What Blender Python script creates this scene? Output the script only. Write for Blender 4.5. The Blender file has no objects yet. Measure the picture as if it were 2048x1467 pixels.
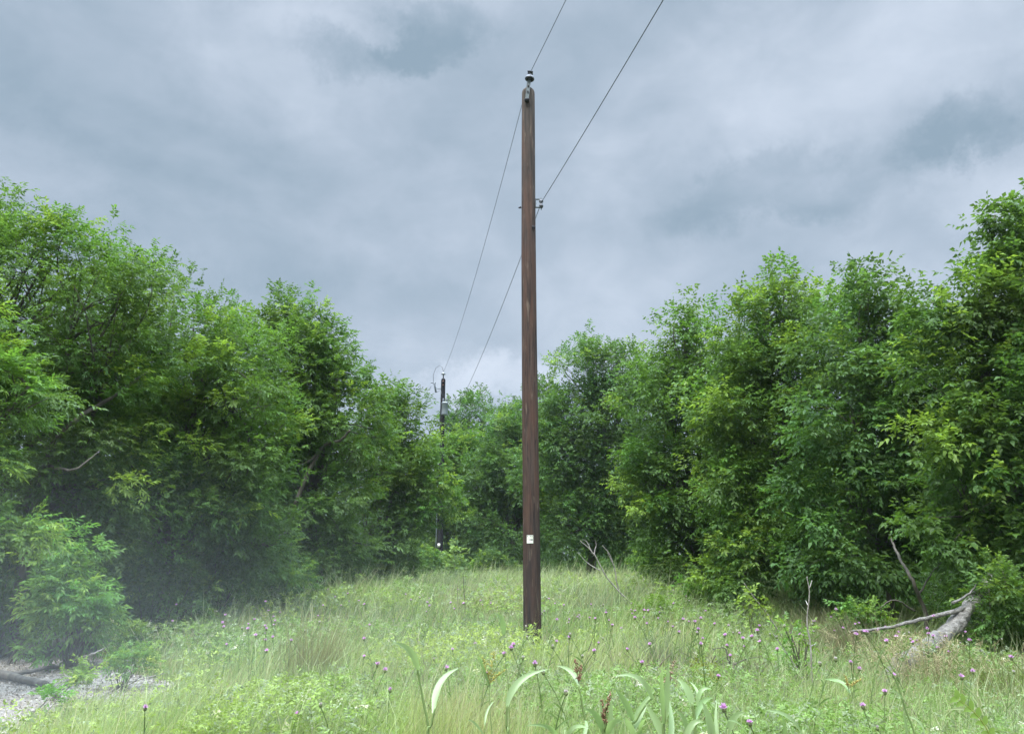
import bpy, bmesh, math, random
import numpy as np
from mathutils import Vector, Matrix

# ------------------------------------------------------------------ camera, sky, sun, exposure
S = bpy.context.scene
C = S.collection
R = math.radians
PITCH = R(14.3); F = 1479.0; CZ = 1.6
cam = bpy.data.cameras.new('camera'); cam_o = bpy.data.objects.new('camera', cam); C.objects.link(cam_o)
cam.sensor_width = 36; cam.lens = 36 * F / 2048; cam.clip_end = 2000; cam.clip_start = 0.05
cam_o.location = (0, 0, CZ); cam_o.rotation_euler = (R(90) + PITCH, 0, 0)
S.camera = cam_o
S.view_settings.view_transform = 'Standard'; S.view_settings.look = 'None'
S.view_settings.gamma = 1; S.view_settings.exposure = 1.5
S.cycles.use_denoising = True
S.cycles.max_bounces = 6; S.cycles.diffuse_bounces = 3; S.cycles.transmission_bounces = 4
S.cycles.transparent_max_bounces = 4; S.cycles.glossy_bounces = 2; S.cycles.volume_bounces = 1
SUN_EL, SUN_AZ = 62, 205      # azimuth from +Y, clockwise: high and a little behind the camera

def at(px, py, Y):
    """point seen at pixel (px, py) of the 2048 x 1467 photo at forward distance Y"""
    dx = (px - 1024) / F; dy = (733.5 - py) / F
    c, s = math.cos(PITCH), math.sin(PITCH)
    f = c - dy * s; u = s + dy * c
    return Vector((dx / f * Y, Y, CZ + u / f * Y))
def direction(px, py):
    v = at(px, py, 10) - Vector((0, 0, CZ)); return v.normalized()

world = bpy.data.worlds.new('World'); S.world = world; world.use_nodes = True
def build_world():
    nt = world.node_tree; N = nt.nodes; L = nt.links; N.clear()
    out = N.new('ShaderNodeOutputWorld')
    sky = N.new('ShaderNodeTexSky'); sky.sky_type = 'NISHITA'; sky.sun_disc = False
    sky.sun_elevation = R(SUN_EL); sky.sun_rotation = R(SUN_AZ)
    b1 = N.new('ShaderNodeBackground'); b1.inputs[1].default_value = 0.1
    L.new(sky.outputs[0], b1.inputs[0])
    tc = N.new('ShaderNodeTexCoord')
    def math_(op, a, b=None, clamp=False):
        n = N.new('ShaderNodeMath'); n.operation = op; n.use_clamp = clamp
        for i, v in enumerate((a, b)):
            if v is None: continue
            if isinstance(v, (int, float)): n.inputs[i].default_value = v
            else: L.new(v, n.inputs[i])
        return n.outputs[0]
    def noise(scale, detail, rough, dist, sc=(1, 1, 1), loc=(0, 0, 0)):
        m = N.new('ShaderNodeMapping'); m.inputs['Scale'].default_value = sc; m.inputs['Location'].default_value = loc
        L.new(tc.outputs['Generated'], m.inputs[0])
        n = N.new('ShaderNodeTexNoise'); n.inputs['Scale'].default_value = scale; n.inputs['Detail'].default_value = detail
        n.inputs['Roughness'].default_value = rough; n.inputs['Distortion'].default_value = dist
        L.new(m.outputs[0], n.inputs['Vector']); return n
    n1 = noise(1.9, 5, .5, .5, (1, 1, 1.9), (3.1, 0, .4))
    n2 = noise(4.5, 6, .52, .7, (1, 1, 1.7), (0, 2, 1))
    n3 = noise(11, 8, .62, .4, (1, 1, 1.5), (5, 1, 0))
    mix = math_('ADD', math_('ADD', math_('MULTIPLY', n1.outputs['Fac'], .62), math_('MULTIPLY', n2.outputs['Fac'], .40)), math_('MULTIPLY', n3.outputs['Fac'], .28)); mix = math_('SUBTRACT', mix, .15)
    # warped direction used by the single cloud banks
    w = noise(7, 8, .7, .0)
    wv = N.new('ShaderNodeVectorMath'); wv.operation = 'SUBTRACT'; L.new(w.outputs['Color'], wv.inputs[0]); wv.inputs[1].default_value = (.5, .5, .5)
    ws = N.new('ShaderNodeVectorMath'); ws.operation = 'SCALE'; L.new(wv.outputs[0], ws.inputs[0]); ws.inputs['Scale'].default_value = .2
    wa = N.new('ShaderNodeVectorMath'); wa.operation = 'ADD'; L.new(ws.outputs[0], wa.inputs[0]); L.new(tc.outputs['Generated'], wa.inputs[1])
    def bank(px, py, rx, ry, amount, soft=1.0, tilt=0):
        d = direction(px, py)
        m = N.new('ShaderNodeVectorMath'); m.operation = 'SUBTRACT'; L.new(wa.outputs[0], m.inputs[0]); m.inputs[1].default_value = d
        side = d.cross(Vector((0, 0, 1))).normalized(); up = side.cross(d).normalized()
        ct, st = math.cos(R(tilt)), math.sin(R(tilt))
        a = side * ct + up * st; b = up * ct - side * st
        def dot(v, r):
            q = N.new('ShaderNodeVectorMath'); q.operation = 'DOT_PRODUCT'; L.new(m.outputs[0], q.inputs[0]); q.inputs[1].default_value = v / (r / F)
            return math_('MULTIPLY', q.outputs['Value'], q.outputs['Value'])
        r2 = math_('ADD', dot(a, rx), dot(b, ry))
        mr = N.new('ShaderNodeMapRange'); mr.interpolation_type = 'SMOOTHSTEP'
        mr.inputs['From Min'].default_value = 1 + 1.3 * soft; mr.inputs['From Max'].default_value = -.5
        mr.inputs['To Min'].default_value = 0; mr.inputs['To Max'].default_value = amount
        L.new(r2, mr.inputs['Value']); return mr.outputs[0]
    for b in BANKS:
        mix = math_('ADD', mix, bank(*b))
    cr = N.new('ShaderNodeValToRGB'); e = cr.color_ramp.elements
    e[0].position = .24; e[0].color = (.262, .352, .436, 1)
    e[1].position = .86; e[1].color = (.64, .71, .82, 1)
    m_ = e.new(.5); m_.color = (.398, .478, .575, 1)
    L.new(mix, cr.inputs[0])
    sx = N.new('ShaderNodeSeparateXYZ'); L.new(tc.outputs['Generated'], sx.inputs[0])
    mr = N.new('ShaderNodeMapRange'); mr.interpolation_type = 'SMOOTHSTEP'      # overcast: the zenith is the bright part of the sky
    mr.inputs['From Min'].default_value = .66; mr.inputs['From Max'].default_value = .95
    mr.inputs['To Min'].default_value = .41; mr.inputs['To Max'].default_value = ZENITH
    L.new(sx.outputs['Z'], mr.inputs['Value'])
    b2 = N.new('ShaderNodeBackground'); L.new(cr.outputs[0], b2.inputs[0]); L.new(mr.outputs[0], b2.inputs[1])
    ms = N.new('ShaderNodeMixShader'); ms.inputs[0].default_value = .97
    L.new(b1.outputs[0], ms.inputs[1]); L.new(b2.outputs[0], ms.inputs[2]); L.new(ms.outputs[0], out.inputs[0])
ZENITH = 6.9
BANKS = [  # px, py, half width, half height, amount, softness, tilt
    (720, 110, 120, 45, -.20, .6, 0), (860, 85, 120, 55, -.24, .5, 10),
    (1490, 390, 180, 65, -.19, .6, 5), (1930, 290, 105, 60, -.28, .5, 20), (1700, 370, 130, 40, -.08, .8, 10),
    (250, 330, 330, 160, -.08, 1, -25), (680, 560, 200, 120, -.07, 1, 0),
    (620, 20, 90, 50, .12, 1, 0), (560, 150, 120, 90, .08, 1, 0), (1640, 100, 330, 120, .13, 1, 0),
    (2020, 400, 90, 60, .12, 1, 0), (970, 770, 130, 50, .3, 1, 0), (130, 370, 150, 45, .07, 1, -15),
    (1050, 60, 130, 150, .05, 1, 0), (1250, 560, 220, 90, .05, 1, 0), (820, 470, 150, 60, .04, 1, 0)]
build_world()
sun = bpy.data.lights.new('sun', 'SUN'); sun.energy = 1.5; sun.angle = R(28); sun.color = (1, .96, .88)
sun_o = bpy.data.objects.new('sun', sun); C.objects.link(sun_o)
sd = Vector((math.sin(R(SUN_AZ)) * math.cos(R(SUN_EL)), math.cos(R(SUN_AZ)) * math.cos(R(SUN_EL)), math.sin(R(SUN_EL))))
sun_o.rotation_euler = sd.to_track_quat('Z', 'Y').to_euler(); sun_o.location = (0, -5, 30)

# ------------------------------------------------------------------ materials
def nmat(name):
    m = bpy.data.materials.new(name); m.use_nodes = True
    return m, m.node_tree.nodes, m.node_tree.links, m.node_tree.nodes['Principled BSDF']
def foliage_mat(name, transl=.38, rough=.45, spec=.35, warm=(1.5, 1.45, .7)):
    m, N, L, p = nmat(name)
    a = N.new('ShaderNodeAttribute'); a.attribute_name = 'col'
    L.new(a.outputs['Color'], p.inputs['Base Color']); p.inputs['Roughness'].default_value = rough
    p.inputs['Specular IOR Level'].default_value = spec
    t = N.new('ShaderNodeBsdfTranslucent'); v = N.new('ShaderNodeVectorMath'); v.operation = 'MULTIPLY'
    L.new(a.outputs['Color'], v.inputs[0]); v.inputs[1].default_value = warm; L.new(v.outputs[0], t.inputs['Color'])
    mx = N.new('ShaderNodeMixShader'); mx.inputs[0].default_value = transl
    L.new(p.outputs[0], mx.inputs[1]); L.new(t.outputs[0], mx.inputs[2])
    L.new(mx.outputs[0], N['Material Output'].inputs['Surface']); return m
def noise_mat(name, c1, c2, scale=(1, 1, 1), ns=5, rough=.8, bump=.3, detail=6, c3=None, metallic=0, bdist=.02):
    m, N, L, p = nmat(name)
    tc = N.new('ShaderNodeTexCoord'); mp = N.new('ShaderNodeMapping'); mp.inputs['Scale'].default_value = scale
    L.new(tc.outputs['Object'], mp.inputs[0])
    n = N.new('ShaderNodeTexNoise'); n.inputs['Scale'].default_value = ns; n.inputs['Detail'].default_value = detail; n.inputs['Roughness'].default_value = .6
    L.new(mp.outputs[0], n.inputs['Vector'])
    r = N.new('ShaderNodeValToRGB'); e = r.color_ramp.elements; e[0].position = .3; e[1].position = .7
    e[0].color = (*c1, 1); e[1].color = (*c2, 1)
    if c3: q = e.new(.5); q.color = (*c3, 1)
    L.new(n.outputs['Fac'], r.inputs[0]); L.new(r.outputs[0], p.inputs['Base Color'])
    p.inputs['Roughness'].default_value = rough; p.inputs['Metallic'].default_value = metallic
    b = N.new('ShaderNodeBump'); b.inputs['Strength'].default_value = bump; b.inputs['Distance'].default_value = bdist
    L.new(n.outputs['Fac'], b.inputs['Height']); L.new(b.outputs[0], p.inputs['Normal'])
    return m
M_LEAF = foliage_mat('leaf', .42, .5, .25)
M_GRASS = foliage_mat('grass_blade', .42, .5, .3, (1.35, 1.3, .85))
M_BLADE = foliage_mat('broad_grass_leaf', .35, .4, .45, (1.2, 1.25, .8))
M_DRY = foliage_mat('dry_grass', .25, .7, .15, (1.1, 1.05, .9))
M_PETAL = foliage_mat('petal', .35, .6, .2, (1.1, 1, 1.1))
M_BARK = noise_mat('bark', (.05, .043, .035), (.15, .13, .105), (1, 1, .3), 9, .9, .6)
M_GREYWOOD = noise_mat('weathered_grey_wood', (.07, .063, .055), (.28, .26, .235), (1, 1, 1), 11, .9, 1.0, 10, (.19, .175, .155), bdist=.08)
M_TWIG = noise_mat('dead_twig', (.16, .14, .12), (.38, .35, .31), (1, 1, 1), 12, .9, .2)
M_SOIL = noise_mat('soil_under_grass', (.035, .03, .018), (.10, .09, .045), (1, 1, 1), 1.5, .95, .8, 10, (.06, .06, .03))
M_GRAVEL = noise_mat('gravel_soil', (.17, .15, .13), (.33, .30, .265), (1, 1, 1), 9, .95, .8, 10)
def pole_mat(name, dark, mid, red, pale):
    m, N, L, p = nmat(name)
    tc = N.new('ShaderNodeTexCoord')
    def ns(scale, s, det, rough=.6):
        mp = N.new('ShaderNodeMapping'); mp.inputs['Scale'].default_value = scale; L.new(tc.outputs['Object'], mp.inputs[0])
        n = N.new('ShaderNodeTexNoise'); n.inputs['Scale'].default_value = s; n.inputs['Detail'].default_value = det; n.inputs['Roughness'].default_value = rough
        L.new(mp.outputs[0], n.inputs['Vector']); return n
    g = ns((1, 1, .035), 34, 8, .7); b = ns((1, 1, .12), 7, 4); big = ns((1, 1, .3), 1.4, 3); k = ns((1, 1, .16), 16, 5, .5)
    r = N.new('ShaderNodeValToRGB'); e = r.color_ramp.elements; e[0].position = .38; e[0].color = (*dark, 1); e[1].position = .62; e[1].color = (*mid, 1)
    L.new(g.outputs['Fac'], r.inputs[0])
    r2 = N.new('ShaderNodeValToRGB'); e = r2.color_ramp.elements; e[0].position = .42; e[0].color = (0, 0, 0, 1); e[1].position = .62; e[1].color = (1, 1, 1, 1)
    L.new(b.outputs['Fac'], r2.inputs[0])
    m1 = N.new('ShaderNodeMixRGB'); L.new(r2.outputs[0], m1.inputs[0]); L.new(r.outputs[0], m1.inputs[1]); m1.inputs[2].default_value = (*red, 1)
    r4 = N.new('ShaderNodeMath'); r4.operation = 'MULTIPLY'; L.new(r2.outputs[0], r4.inputs[0]); r4.inputs[1].default_value = .6; L.new(r4.outputs[0], m1.inputs[0])
    r3 = N.new('ShaderNodeValToRGB'); e = r3.color_ramp.elements; e[0].position = .60; e[0].color = (0, 0, 0, 1); e[1].position = .72; e[1].color = (.7, .7, .7, 1)
    L.new(k.outputs['Fac'], r3.inputs[0])
    m2 = N.new('ShaderNodeMixRGB'); L.new(r3.outputs[0], m2.inputs[0]); L.new(m1.outputs[0], m2.inputs[1]); m2.inputs[2].default_value = (*pale, 1)
    ck = ns((1, 1, .022), 26, 2, .4); r5 = N.new('ShaderNodeValToRGB'); e = r5.color_ramp.elements; e[0].position = .488; e[0].color = (0, 0, 0, 1); e[1].position = .512; e[1].color = (0, 0, 0, 1); q5 = e.new(.5); q5.color = (.8, .8, .8, 1)
    L.new(ck.outputs['Fac'], r5.inputs[0]); m5 = N.new('ShaderNodeMixRGB'); L.new(r5.outputs[0], m5.inputs[0]); L.new(m2.outputs[0], m5.inputs[1]); m5.inputs[2].default_value = (*[q * .35 for q in dark], 1); m2 = m5
    # weathering: greyer towards the pole top
    sp = N.new('ShaderNodeSeparateXYZ'); L.new(tc.outputs['Object'], sp.inputs[0])
    mr = N.new('ShaderNodeMapRange'); mr.inputs['From Min'].default_value = 7; mr.inputs['From Max'].default_value = 11; mr.inputs['To Max'].default_value = .55 if name[0] == 't' else .1
    L.new(sp.outputs['Z'], mr.inputs['Value'])
    m3 = N.new('ShaderNodeMixRGB'); L.new(mr.outputs[0], m3.inputs[0]); L.new(m2.outputs[0], m3.inputs[1])
    hs = N.new('ShaderNodeMixRGB'); hs.blend_type = 'ADD'; hs.inputs[0].default_value = 1; L.new(m2.outputs[0], hs.inputs[1]); hs.inputs[2].default_value = (.03, .034, .024, 1)
    L.new(hs.outputs[0], m3.inputs[2])
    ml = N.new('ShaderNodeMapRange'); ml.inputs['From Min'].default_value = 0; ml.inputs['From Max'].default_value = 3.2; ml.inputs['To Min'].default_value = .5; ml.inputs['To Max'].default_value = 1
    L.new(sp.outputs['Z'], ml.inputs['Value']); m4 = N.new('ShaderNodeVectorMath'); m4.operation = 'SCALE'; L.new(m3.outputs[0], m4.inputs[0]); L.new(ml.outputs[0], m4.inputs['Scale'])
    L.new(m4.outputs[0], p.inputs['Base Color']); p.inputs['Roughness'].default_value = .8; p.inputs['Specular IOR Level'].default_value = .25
    bp = N.new('ShaderNodeBump'); bp.inputs['Strength'].default_value = .7; bp.inputs['Distance'].default_value = .02
    L.new(g.outputs['Fac'], bp.inputs['Height']); L.new(bp.outputs[0], p.inputs['Normal']); return m
M_POLE = pole_mat('treated_pole_wood', (.026, .018, .016), (.085, .060, .050), (.125, .064, .044), (.19, .145, .11))
M_POLE2 = pole_mat('dark_tarred_pole_wood', (.006, .006, .009), (.018, .017, .021), (.02, .016, .018), (.03, .027, .03))
def flat(name, c, rough=.5, metal=0, spec=.5):
    m, N, L, p = nmat(name); p.inputs['Base Color'].default_value = (*c, 1); p.inputs['Roughness'].default_value = rough
    p.inputs['Metallic'].default_value = metal; p.inputs['Specular IOR Level'].default_value = spec; return m
M_GALV = noise_mat('galvanised_steel', (.085, .105, .11), (.15, .175, .185), (1, 1, 1), 30, .6, .1, metallic=.3)
M_DARKMETAL = flat('dark_bolt_steel', (.02, .02, .025), .5, .4)
M_PORC2 = flat('pale_porcelain', (.25, .26, .29), .35)
M_PORC = flat('grey_porcelain', (.17, .18, .21), .45)
M_RUBBER = flat('dark_insulator_skirt', (.022, .024, .03), .4)
M_WIRE = flat('aluminium_conductor', (.10, .11, .12), .5, .3)
M_TAG = noise_mat('pale_tag_face', (.70, .69, .58), (.86, .86, .80), (1, 1, 1), 14, .5, .0)
M_INK = flat('black_ink', (.02, .02, .02), .7)
M_TRANS = noise_mat('transformer_paint', (.24, .27, .30), (.34, .37, .40), (1, 1, 1), 6, .45, .05)
M_FIBRE = flat('grey_fibreglass', (.22, .24, .27), .5)

# ------------------------------------------------------------------ mesh helpers
def tag(o, label=None, cat=None, group=None, kind=None):
    if label: o['label'] = label
    if cat: o['category'] = cat
    if group: o['group'] = group
    if kind: o['kind'] = kind
    return o
def empty(name, loc=(0, 0, 0), label=None, cat=None, group=None, rz=0):
    o = bpy.data.objects.new(name, None); C.objects.link(o); o.location = loc; o.rotation_euler = (0, 0, rz); o.empty_display_size = .1
    return tag(o, label, cat, group)
class MB:
    def __init__(s): s.v = []; s.f = []; s.c = []; s.mi = []
    def add(s, vs, fs, col=None, mi=0):
        b = len(s.v); s.v += [tuple(v) for v in vs]; s.f += [tuple(b + i for i in f) for f in fs]
        s.c += [col or (.5, .5, .5)] * len(fs); s.mi += [mi] * len(fs)
    def tube(s, pts, rad, n=6, col=None, cap=True, wob=0, rng=None, mi=0):
        pts = [Vector(p) for p in pts]; rings = []; prev = None
        if isinstance(rad, (int, float)): rad = [rad] * len(pts)
        for i, p in enumerate(pts):
            t = (pts[min(i + 1, len(pts) - 1)] - pts[max(i - 1, 0)]).normalized()
            if prev is None: a = t.orthogonal().normalized()
            else:
                a = prev - t * prev.dot(t)
                a = a.normalized() if a.length > 1e-6 else t.orthogonal().normalized()
            prev = a; b = t.cross(a)
            rr = [rad[i] * (1 + (rng.uniform(-wob, wob) if wob else 0)) for _ in range(n)]
            rings.append([p + (a * math.cos(2 * math.pi * k / n) + b * math.sin(2 * math.pi * k / n)) * rr[k] for k in range(n)])
        vs = [v for r in rings for v in r]; fs = []
        for i in range(len(pts) - 1):
            for k in range(n): fs.append((i * n + k, i * n + (k + 1) % n, (i + 1) * n + (k + 1) % n, (i + 1) * n + k))
        if cap: fs.append(tuple(reversed(range(n)))); fs.append(tuple((len(pts) - 1) * n + k for k in range(n)))
        s.add(vs, fs, col, mi)
    def lathe(s, prof, n=24, org=(0, 0, 0), M=None, col=None):
        o = Vector(org); vs = []
        for r, z in prof:
            for k in range(n):
                v = Vector((r * math.cos(2 * math.pi * k / n), r * math.sin(2 * math.pi * k / n), z))
                vs.append(o + (M @ v if M else v))
        fs = [(i * n + k, i * n + (k + 1) % n, (i + 1) * n + (k + 1) % n, (i + 1) * n + k) for i in range(len(prof) - 1) for k in range(n)]
        fs.append(tuple(reversed(range(n)))); fs.append(tuple((len(prof) - 1) * n + k for k in range(n)))
        s.add(vs, fs, col)
    def box(s, c, d, M=None):
        c = Vector(c); x, y, z = [q / 2 for q in d]
        vs = []
        for sx, sy, sz in ((-1, -1, -1), (1, -1, -1), (1, 1, -1), (-1, 1, -1), (-1, -1, 1), (1, -1, 1), (1, 1, 1), (-1, 1, 1)):
            v = Vector((sx * x, sy * y, sz * z)); vs.append(c + (M @ v if M else v))
        s.add(vs, [(0, 3, 2, 1), (4, 5, 6, 7), (0, 1, 5, 4), (1, 2, 6, 5), (2, 3, 7, 6), (3, 0, 4, 7)])
    def ribbon(s, pts, w, col, fold=.25, droop=None, up=Vector((0, 0, 1)), face=None):
        """grass-like leaf blade: V section, tapering to the tip"""
        pts = [Vector(p) for p in pts]; n = len(pts); vs = []; fs = []
        for i, p in enumerate(pts):
            t = (pts[min(i + 1, n - 1)] - pts[max(i - 1, 0)]).normalized()
            sd = t.cross(face or Vector((0, -1, .35))).normalized()
            nn = sd.cross(t).normalized(); u = i / (n - 1)
            ww = w * (min(1, .45 + 2.2 * u) if u < .3 else 1) * (1 - max(0, (u - .35) / .65) ** 1.6) + .0008
            vs += [p + sd * ww / 2 + nn * ww * fold, p, p - sd * ww / 2 + nn * ww * fold]
        for i in range(n - 1):
            a = i * 3; fs += [(a, a + 1, a + 4, a + 3), (a + 1, a + 2, a + 5, a + 4)]
        s.add(vs, fs, col)
    def build(s, name, mat, parent=None, smooth=True, loc=None):
        me = bpy.data.meshes.new(name); me.from_pydata(s.v, [], s.f)
        for m in (mat if isinstance(mat, (list, tuple)) else [mat]): me.materials.append(m)
        at_ = me.attributes.new('col', 'FLOAT_COLOR', 'FACE')
        at_.data.foreach_set('color', np.array([(*c, 1) for c in s.c], dtype=np.float32).ravel())
        me.polygons.foreach_set('material_index', s.mi)
        if smooth: me.polygons.foreach_set('use_smooth', [True] * len(me.polygons))
        me.update(); o = bpy.data.objects.new(name, me); C.objects.link(o); o.parent = parent
        if loc: o.location = loc
        return o
def np_mesh(name, V, FI, sizes, col, mat, parent=None, loc=None, smooth=False):
    """V (n,3), FI flat corner indices, sizes per face, col (faces,3)"""
    me = bpy.data.meshes.new(name)
    me.vertices.add(len(V)); me.vertices.foreach_set('co', V.astype(np.float32).ravel())
    me.loops.add(len(FI)); me.loops.foreach_set('vertex_index', FI.astype(np.int32))
    st = np.concatenate([[0], np.cumsum(sizes)[:-1]]).astype(np.int32)
    me.polygons.add(len(sizes)); me.polygons.foreach_set('loop_start', st)
    me.update(calc_edges=True)
    a = me.attributes.new('col', 'FLOAT_COLOR', 'FACE')
    cc = np.ones((len(sizes), 4), np.float32); cc[:, :3] = col; a.data.foreach_set('color', cc.ravel())
    if smooth: me.polygons.foreach_set('use_smooth', np.ones(len(sizes), bool))
    me.materials.append(mat)
    o = bpy.data.objects.new(name, me); C.objects.link(o); o.parent = parent
    if loc is not None: o.location = loc
    return o
def unit(a): return a / np.maximum(np.linalg.norm(a, axis=1, keepdims=True), 1e-6)
def sphere_dirs(rng, n):
    return unit(rng.normal(size=(n, 3)))
def vnoise(x, y, seed, scale):
    g = np.random.default_rng(seed).random((64, 64)); x = np.asarray(x) / scale + 17.3; y = np.asarray(y) / scale + 9.1
    xi = np.floor(x).astype(int); yi = np.floor(y).astype(int); fx = x - xi; fy = y - yi
    fx = fx * fx * (3 - 2 * fx); fy = fy * fy * (3 - 2 * fy)
    G = lambda i, j: g[i % 64, j % 64]
    return (G(xi, yi) * (1 - fx) + G(xi + 1, yi) * fx) * (1 - fy) + (G(xi, yi + 1) * (1 - fx) + G(xi + 1, yi + 1) * fx) * fy
def gz(x, y):
    return (vnoise(x, y, 5, 4) - .5) * .16 + (vnoise(x, y, 6, 1.3) - .5) * .05

def leaf_geo(P, D, Nn, Ln, W, col, rng, bend=.18):
    """folded leaves: four corners, two triangles each"""
    S_ = unit(np.cross(D, Nn)); Nn = unit(np.cross(S_, D)); n = len(P); Ln = Ln[:, None]; W = W[:, None]
    mid = P + D * Ln * .42
    V = np.empty((n, 4, 3)); V[:, 0] = P
    V[:, 1] = mid + S_ * W * .5 + Nn * W * .16; V[:, 2] = P + D * Ln + np.array([0, 0, -1.]) * Ln * bend
    V[:, 3] = mid - S_ * W * .5 + Nn * W * .16
    b = (np.arange(n) * 4)[:, None]
    FI = np.concatenate([b, b + 3, b + 2, b, b + 2, b + 1], axis=1).ravel()
    return V.reshape(-1, 3), FI, np.full(2 * n, 3), np.repeat(col, 2, axis=0)
def sprigs(P, D, rng, length, leaf, ratio, nleaf, col, droop=.35, spread=55, jitter=.25, up_bias=1.0):
    """compound sprays: nleaf leaflets in pairs along each short stem"""
    n = len(P); Z = np.array([[0, 0, 1.]])
    Nn = unit(Z * up_bias + rng.normal(size=(n, 3)) * .45); Sd = unit(np.cross(D, Nn)); Nn = np.cross(Sd, D)
    Ps, Ds, Ns, Ls, Ws, Cs = [], [], [], [], [], []
    size = rng.uniform(.7, 1.25, n)
    for k in range(nleaf):
        last = k == nleaf - 1; t = (k // 2 + 1) / (nleaf // 2 + .5) if not last else 1.05
        sd = 0 if last else (1 if k % 2 else -1); a = math.radians(spread) * (1 - .3 * t)
        p = P + D * (t * length * size)[:, None] - Z * (t * t * length * droop * .5 * size)[:, None]
        d = D * math.cos(a * abs(sd)) + Sd * sd * math.sin(a) - Z * droop + rng.normal(size=(n, 3)) * jitter
        nn = Nn + rng.normal(size=(n, 3)) * .35
        L_ = leaf * size * rng.uniform(.75, 1.2, n); Ps.append(p); Ds.append(unit(d)); Ns.append(nn); Ls.append(L_); Ws.append(L_ * ratio)
        Cs.append(col * rng.uniform(.82, 1.18, (n, 1)))
    return leaf_geo(np.concatenate(Ps), np.concatenate(Ds), np.concatenate(Ns), np.concatenate(Ls), np.concatenate(Ws), np.concatenate(Cs), rng)

G_MID = np.array([.086, .166, .038]); G_DEEP = np.array([.068, .134, .038]); G_YOUNG = np.array([.185, .28, .050]); G_BLUE = np.array([.088, .155, .046])
DET = 1.3   # finer, more numerous leaves
def crown_points(lobes, rng, dens, tr, back=.45, inner=.3):
    """tuft centres on and inside the lobes (ellipsoids), and the way each grows"""
    Cn, O = [], []
    for (c, r) in lobes:
        c = np.array(c); r = np.array(r); rm = (r[0] * r[1] * r[2]) ** (1 / 3)
        n = max(6, int(dens * 4 * math.pi * rm * rm / (tr * tr * 1.6)))
        d = sphere_dirs(rng, n)
        rad = np.where(rng.random(n) < inner, rng.uniform(.35, .8, n), rng.uniform(.82, 1.06, n))
        p = c + d * r * rad[:, None]
        keep = (rng.random(n) < np.where(d[:, 1] > .25, back, 1)) & (p[:, 2] > .25)
        keep &= ~((d[:, 2] < -.5) & (rng.random(n) < .35))
        for (c2, r2) in lobes:
            if c2 is c: continue
            q = np.linalg.norm((p - np.array(c2)) / np.array(r2), axis=1)
            keep &= ~((q < .62) & (rng.random(n) < .85) & (q > 1e-3) & ~np.all(np.isclose(np.array(c2), c)))
        Cn.append(p[keep]); O.append(unit(d[keep] * np.array([1, 1, .7]) + np.array([0, 0, .28])))
    return np.concatenate(Cn), np.concatenate(O)
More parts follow.
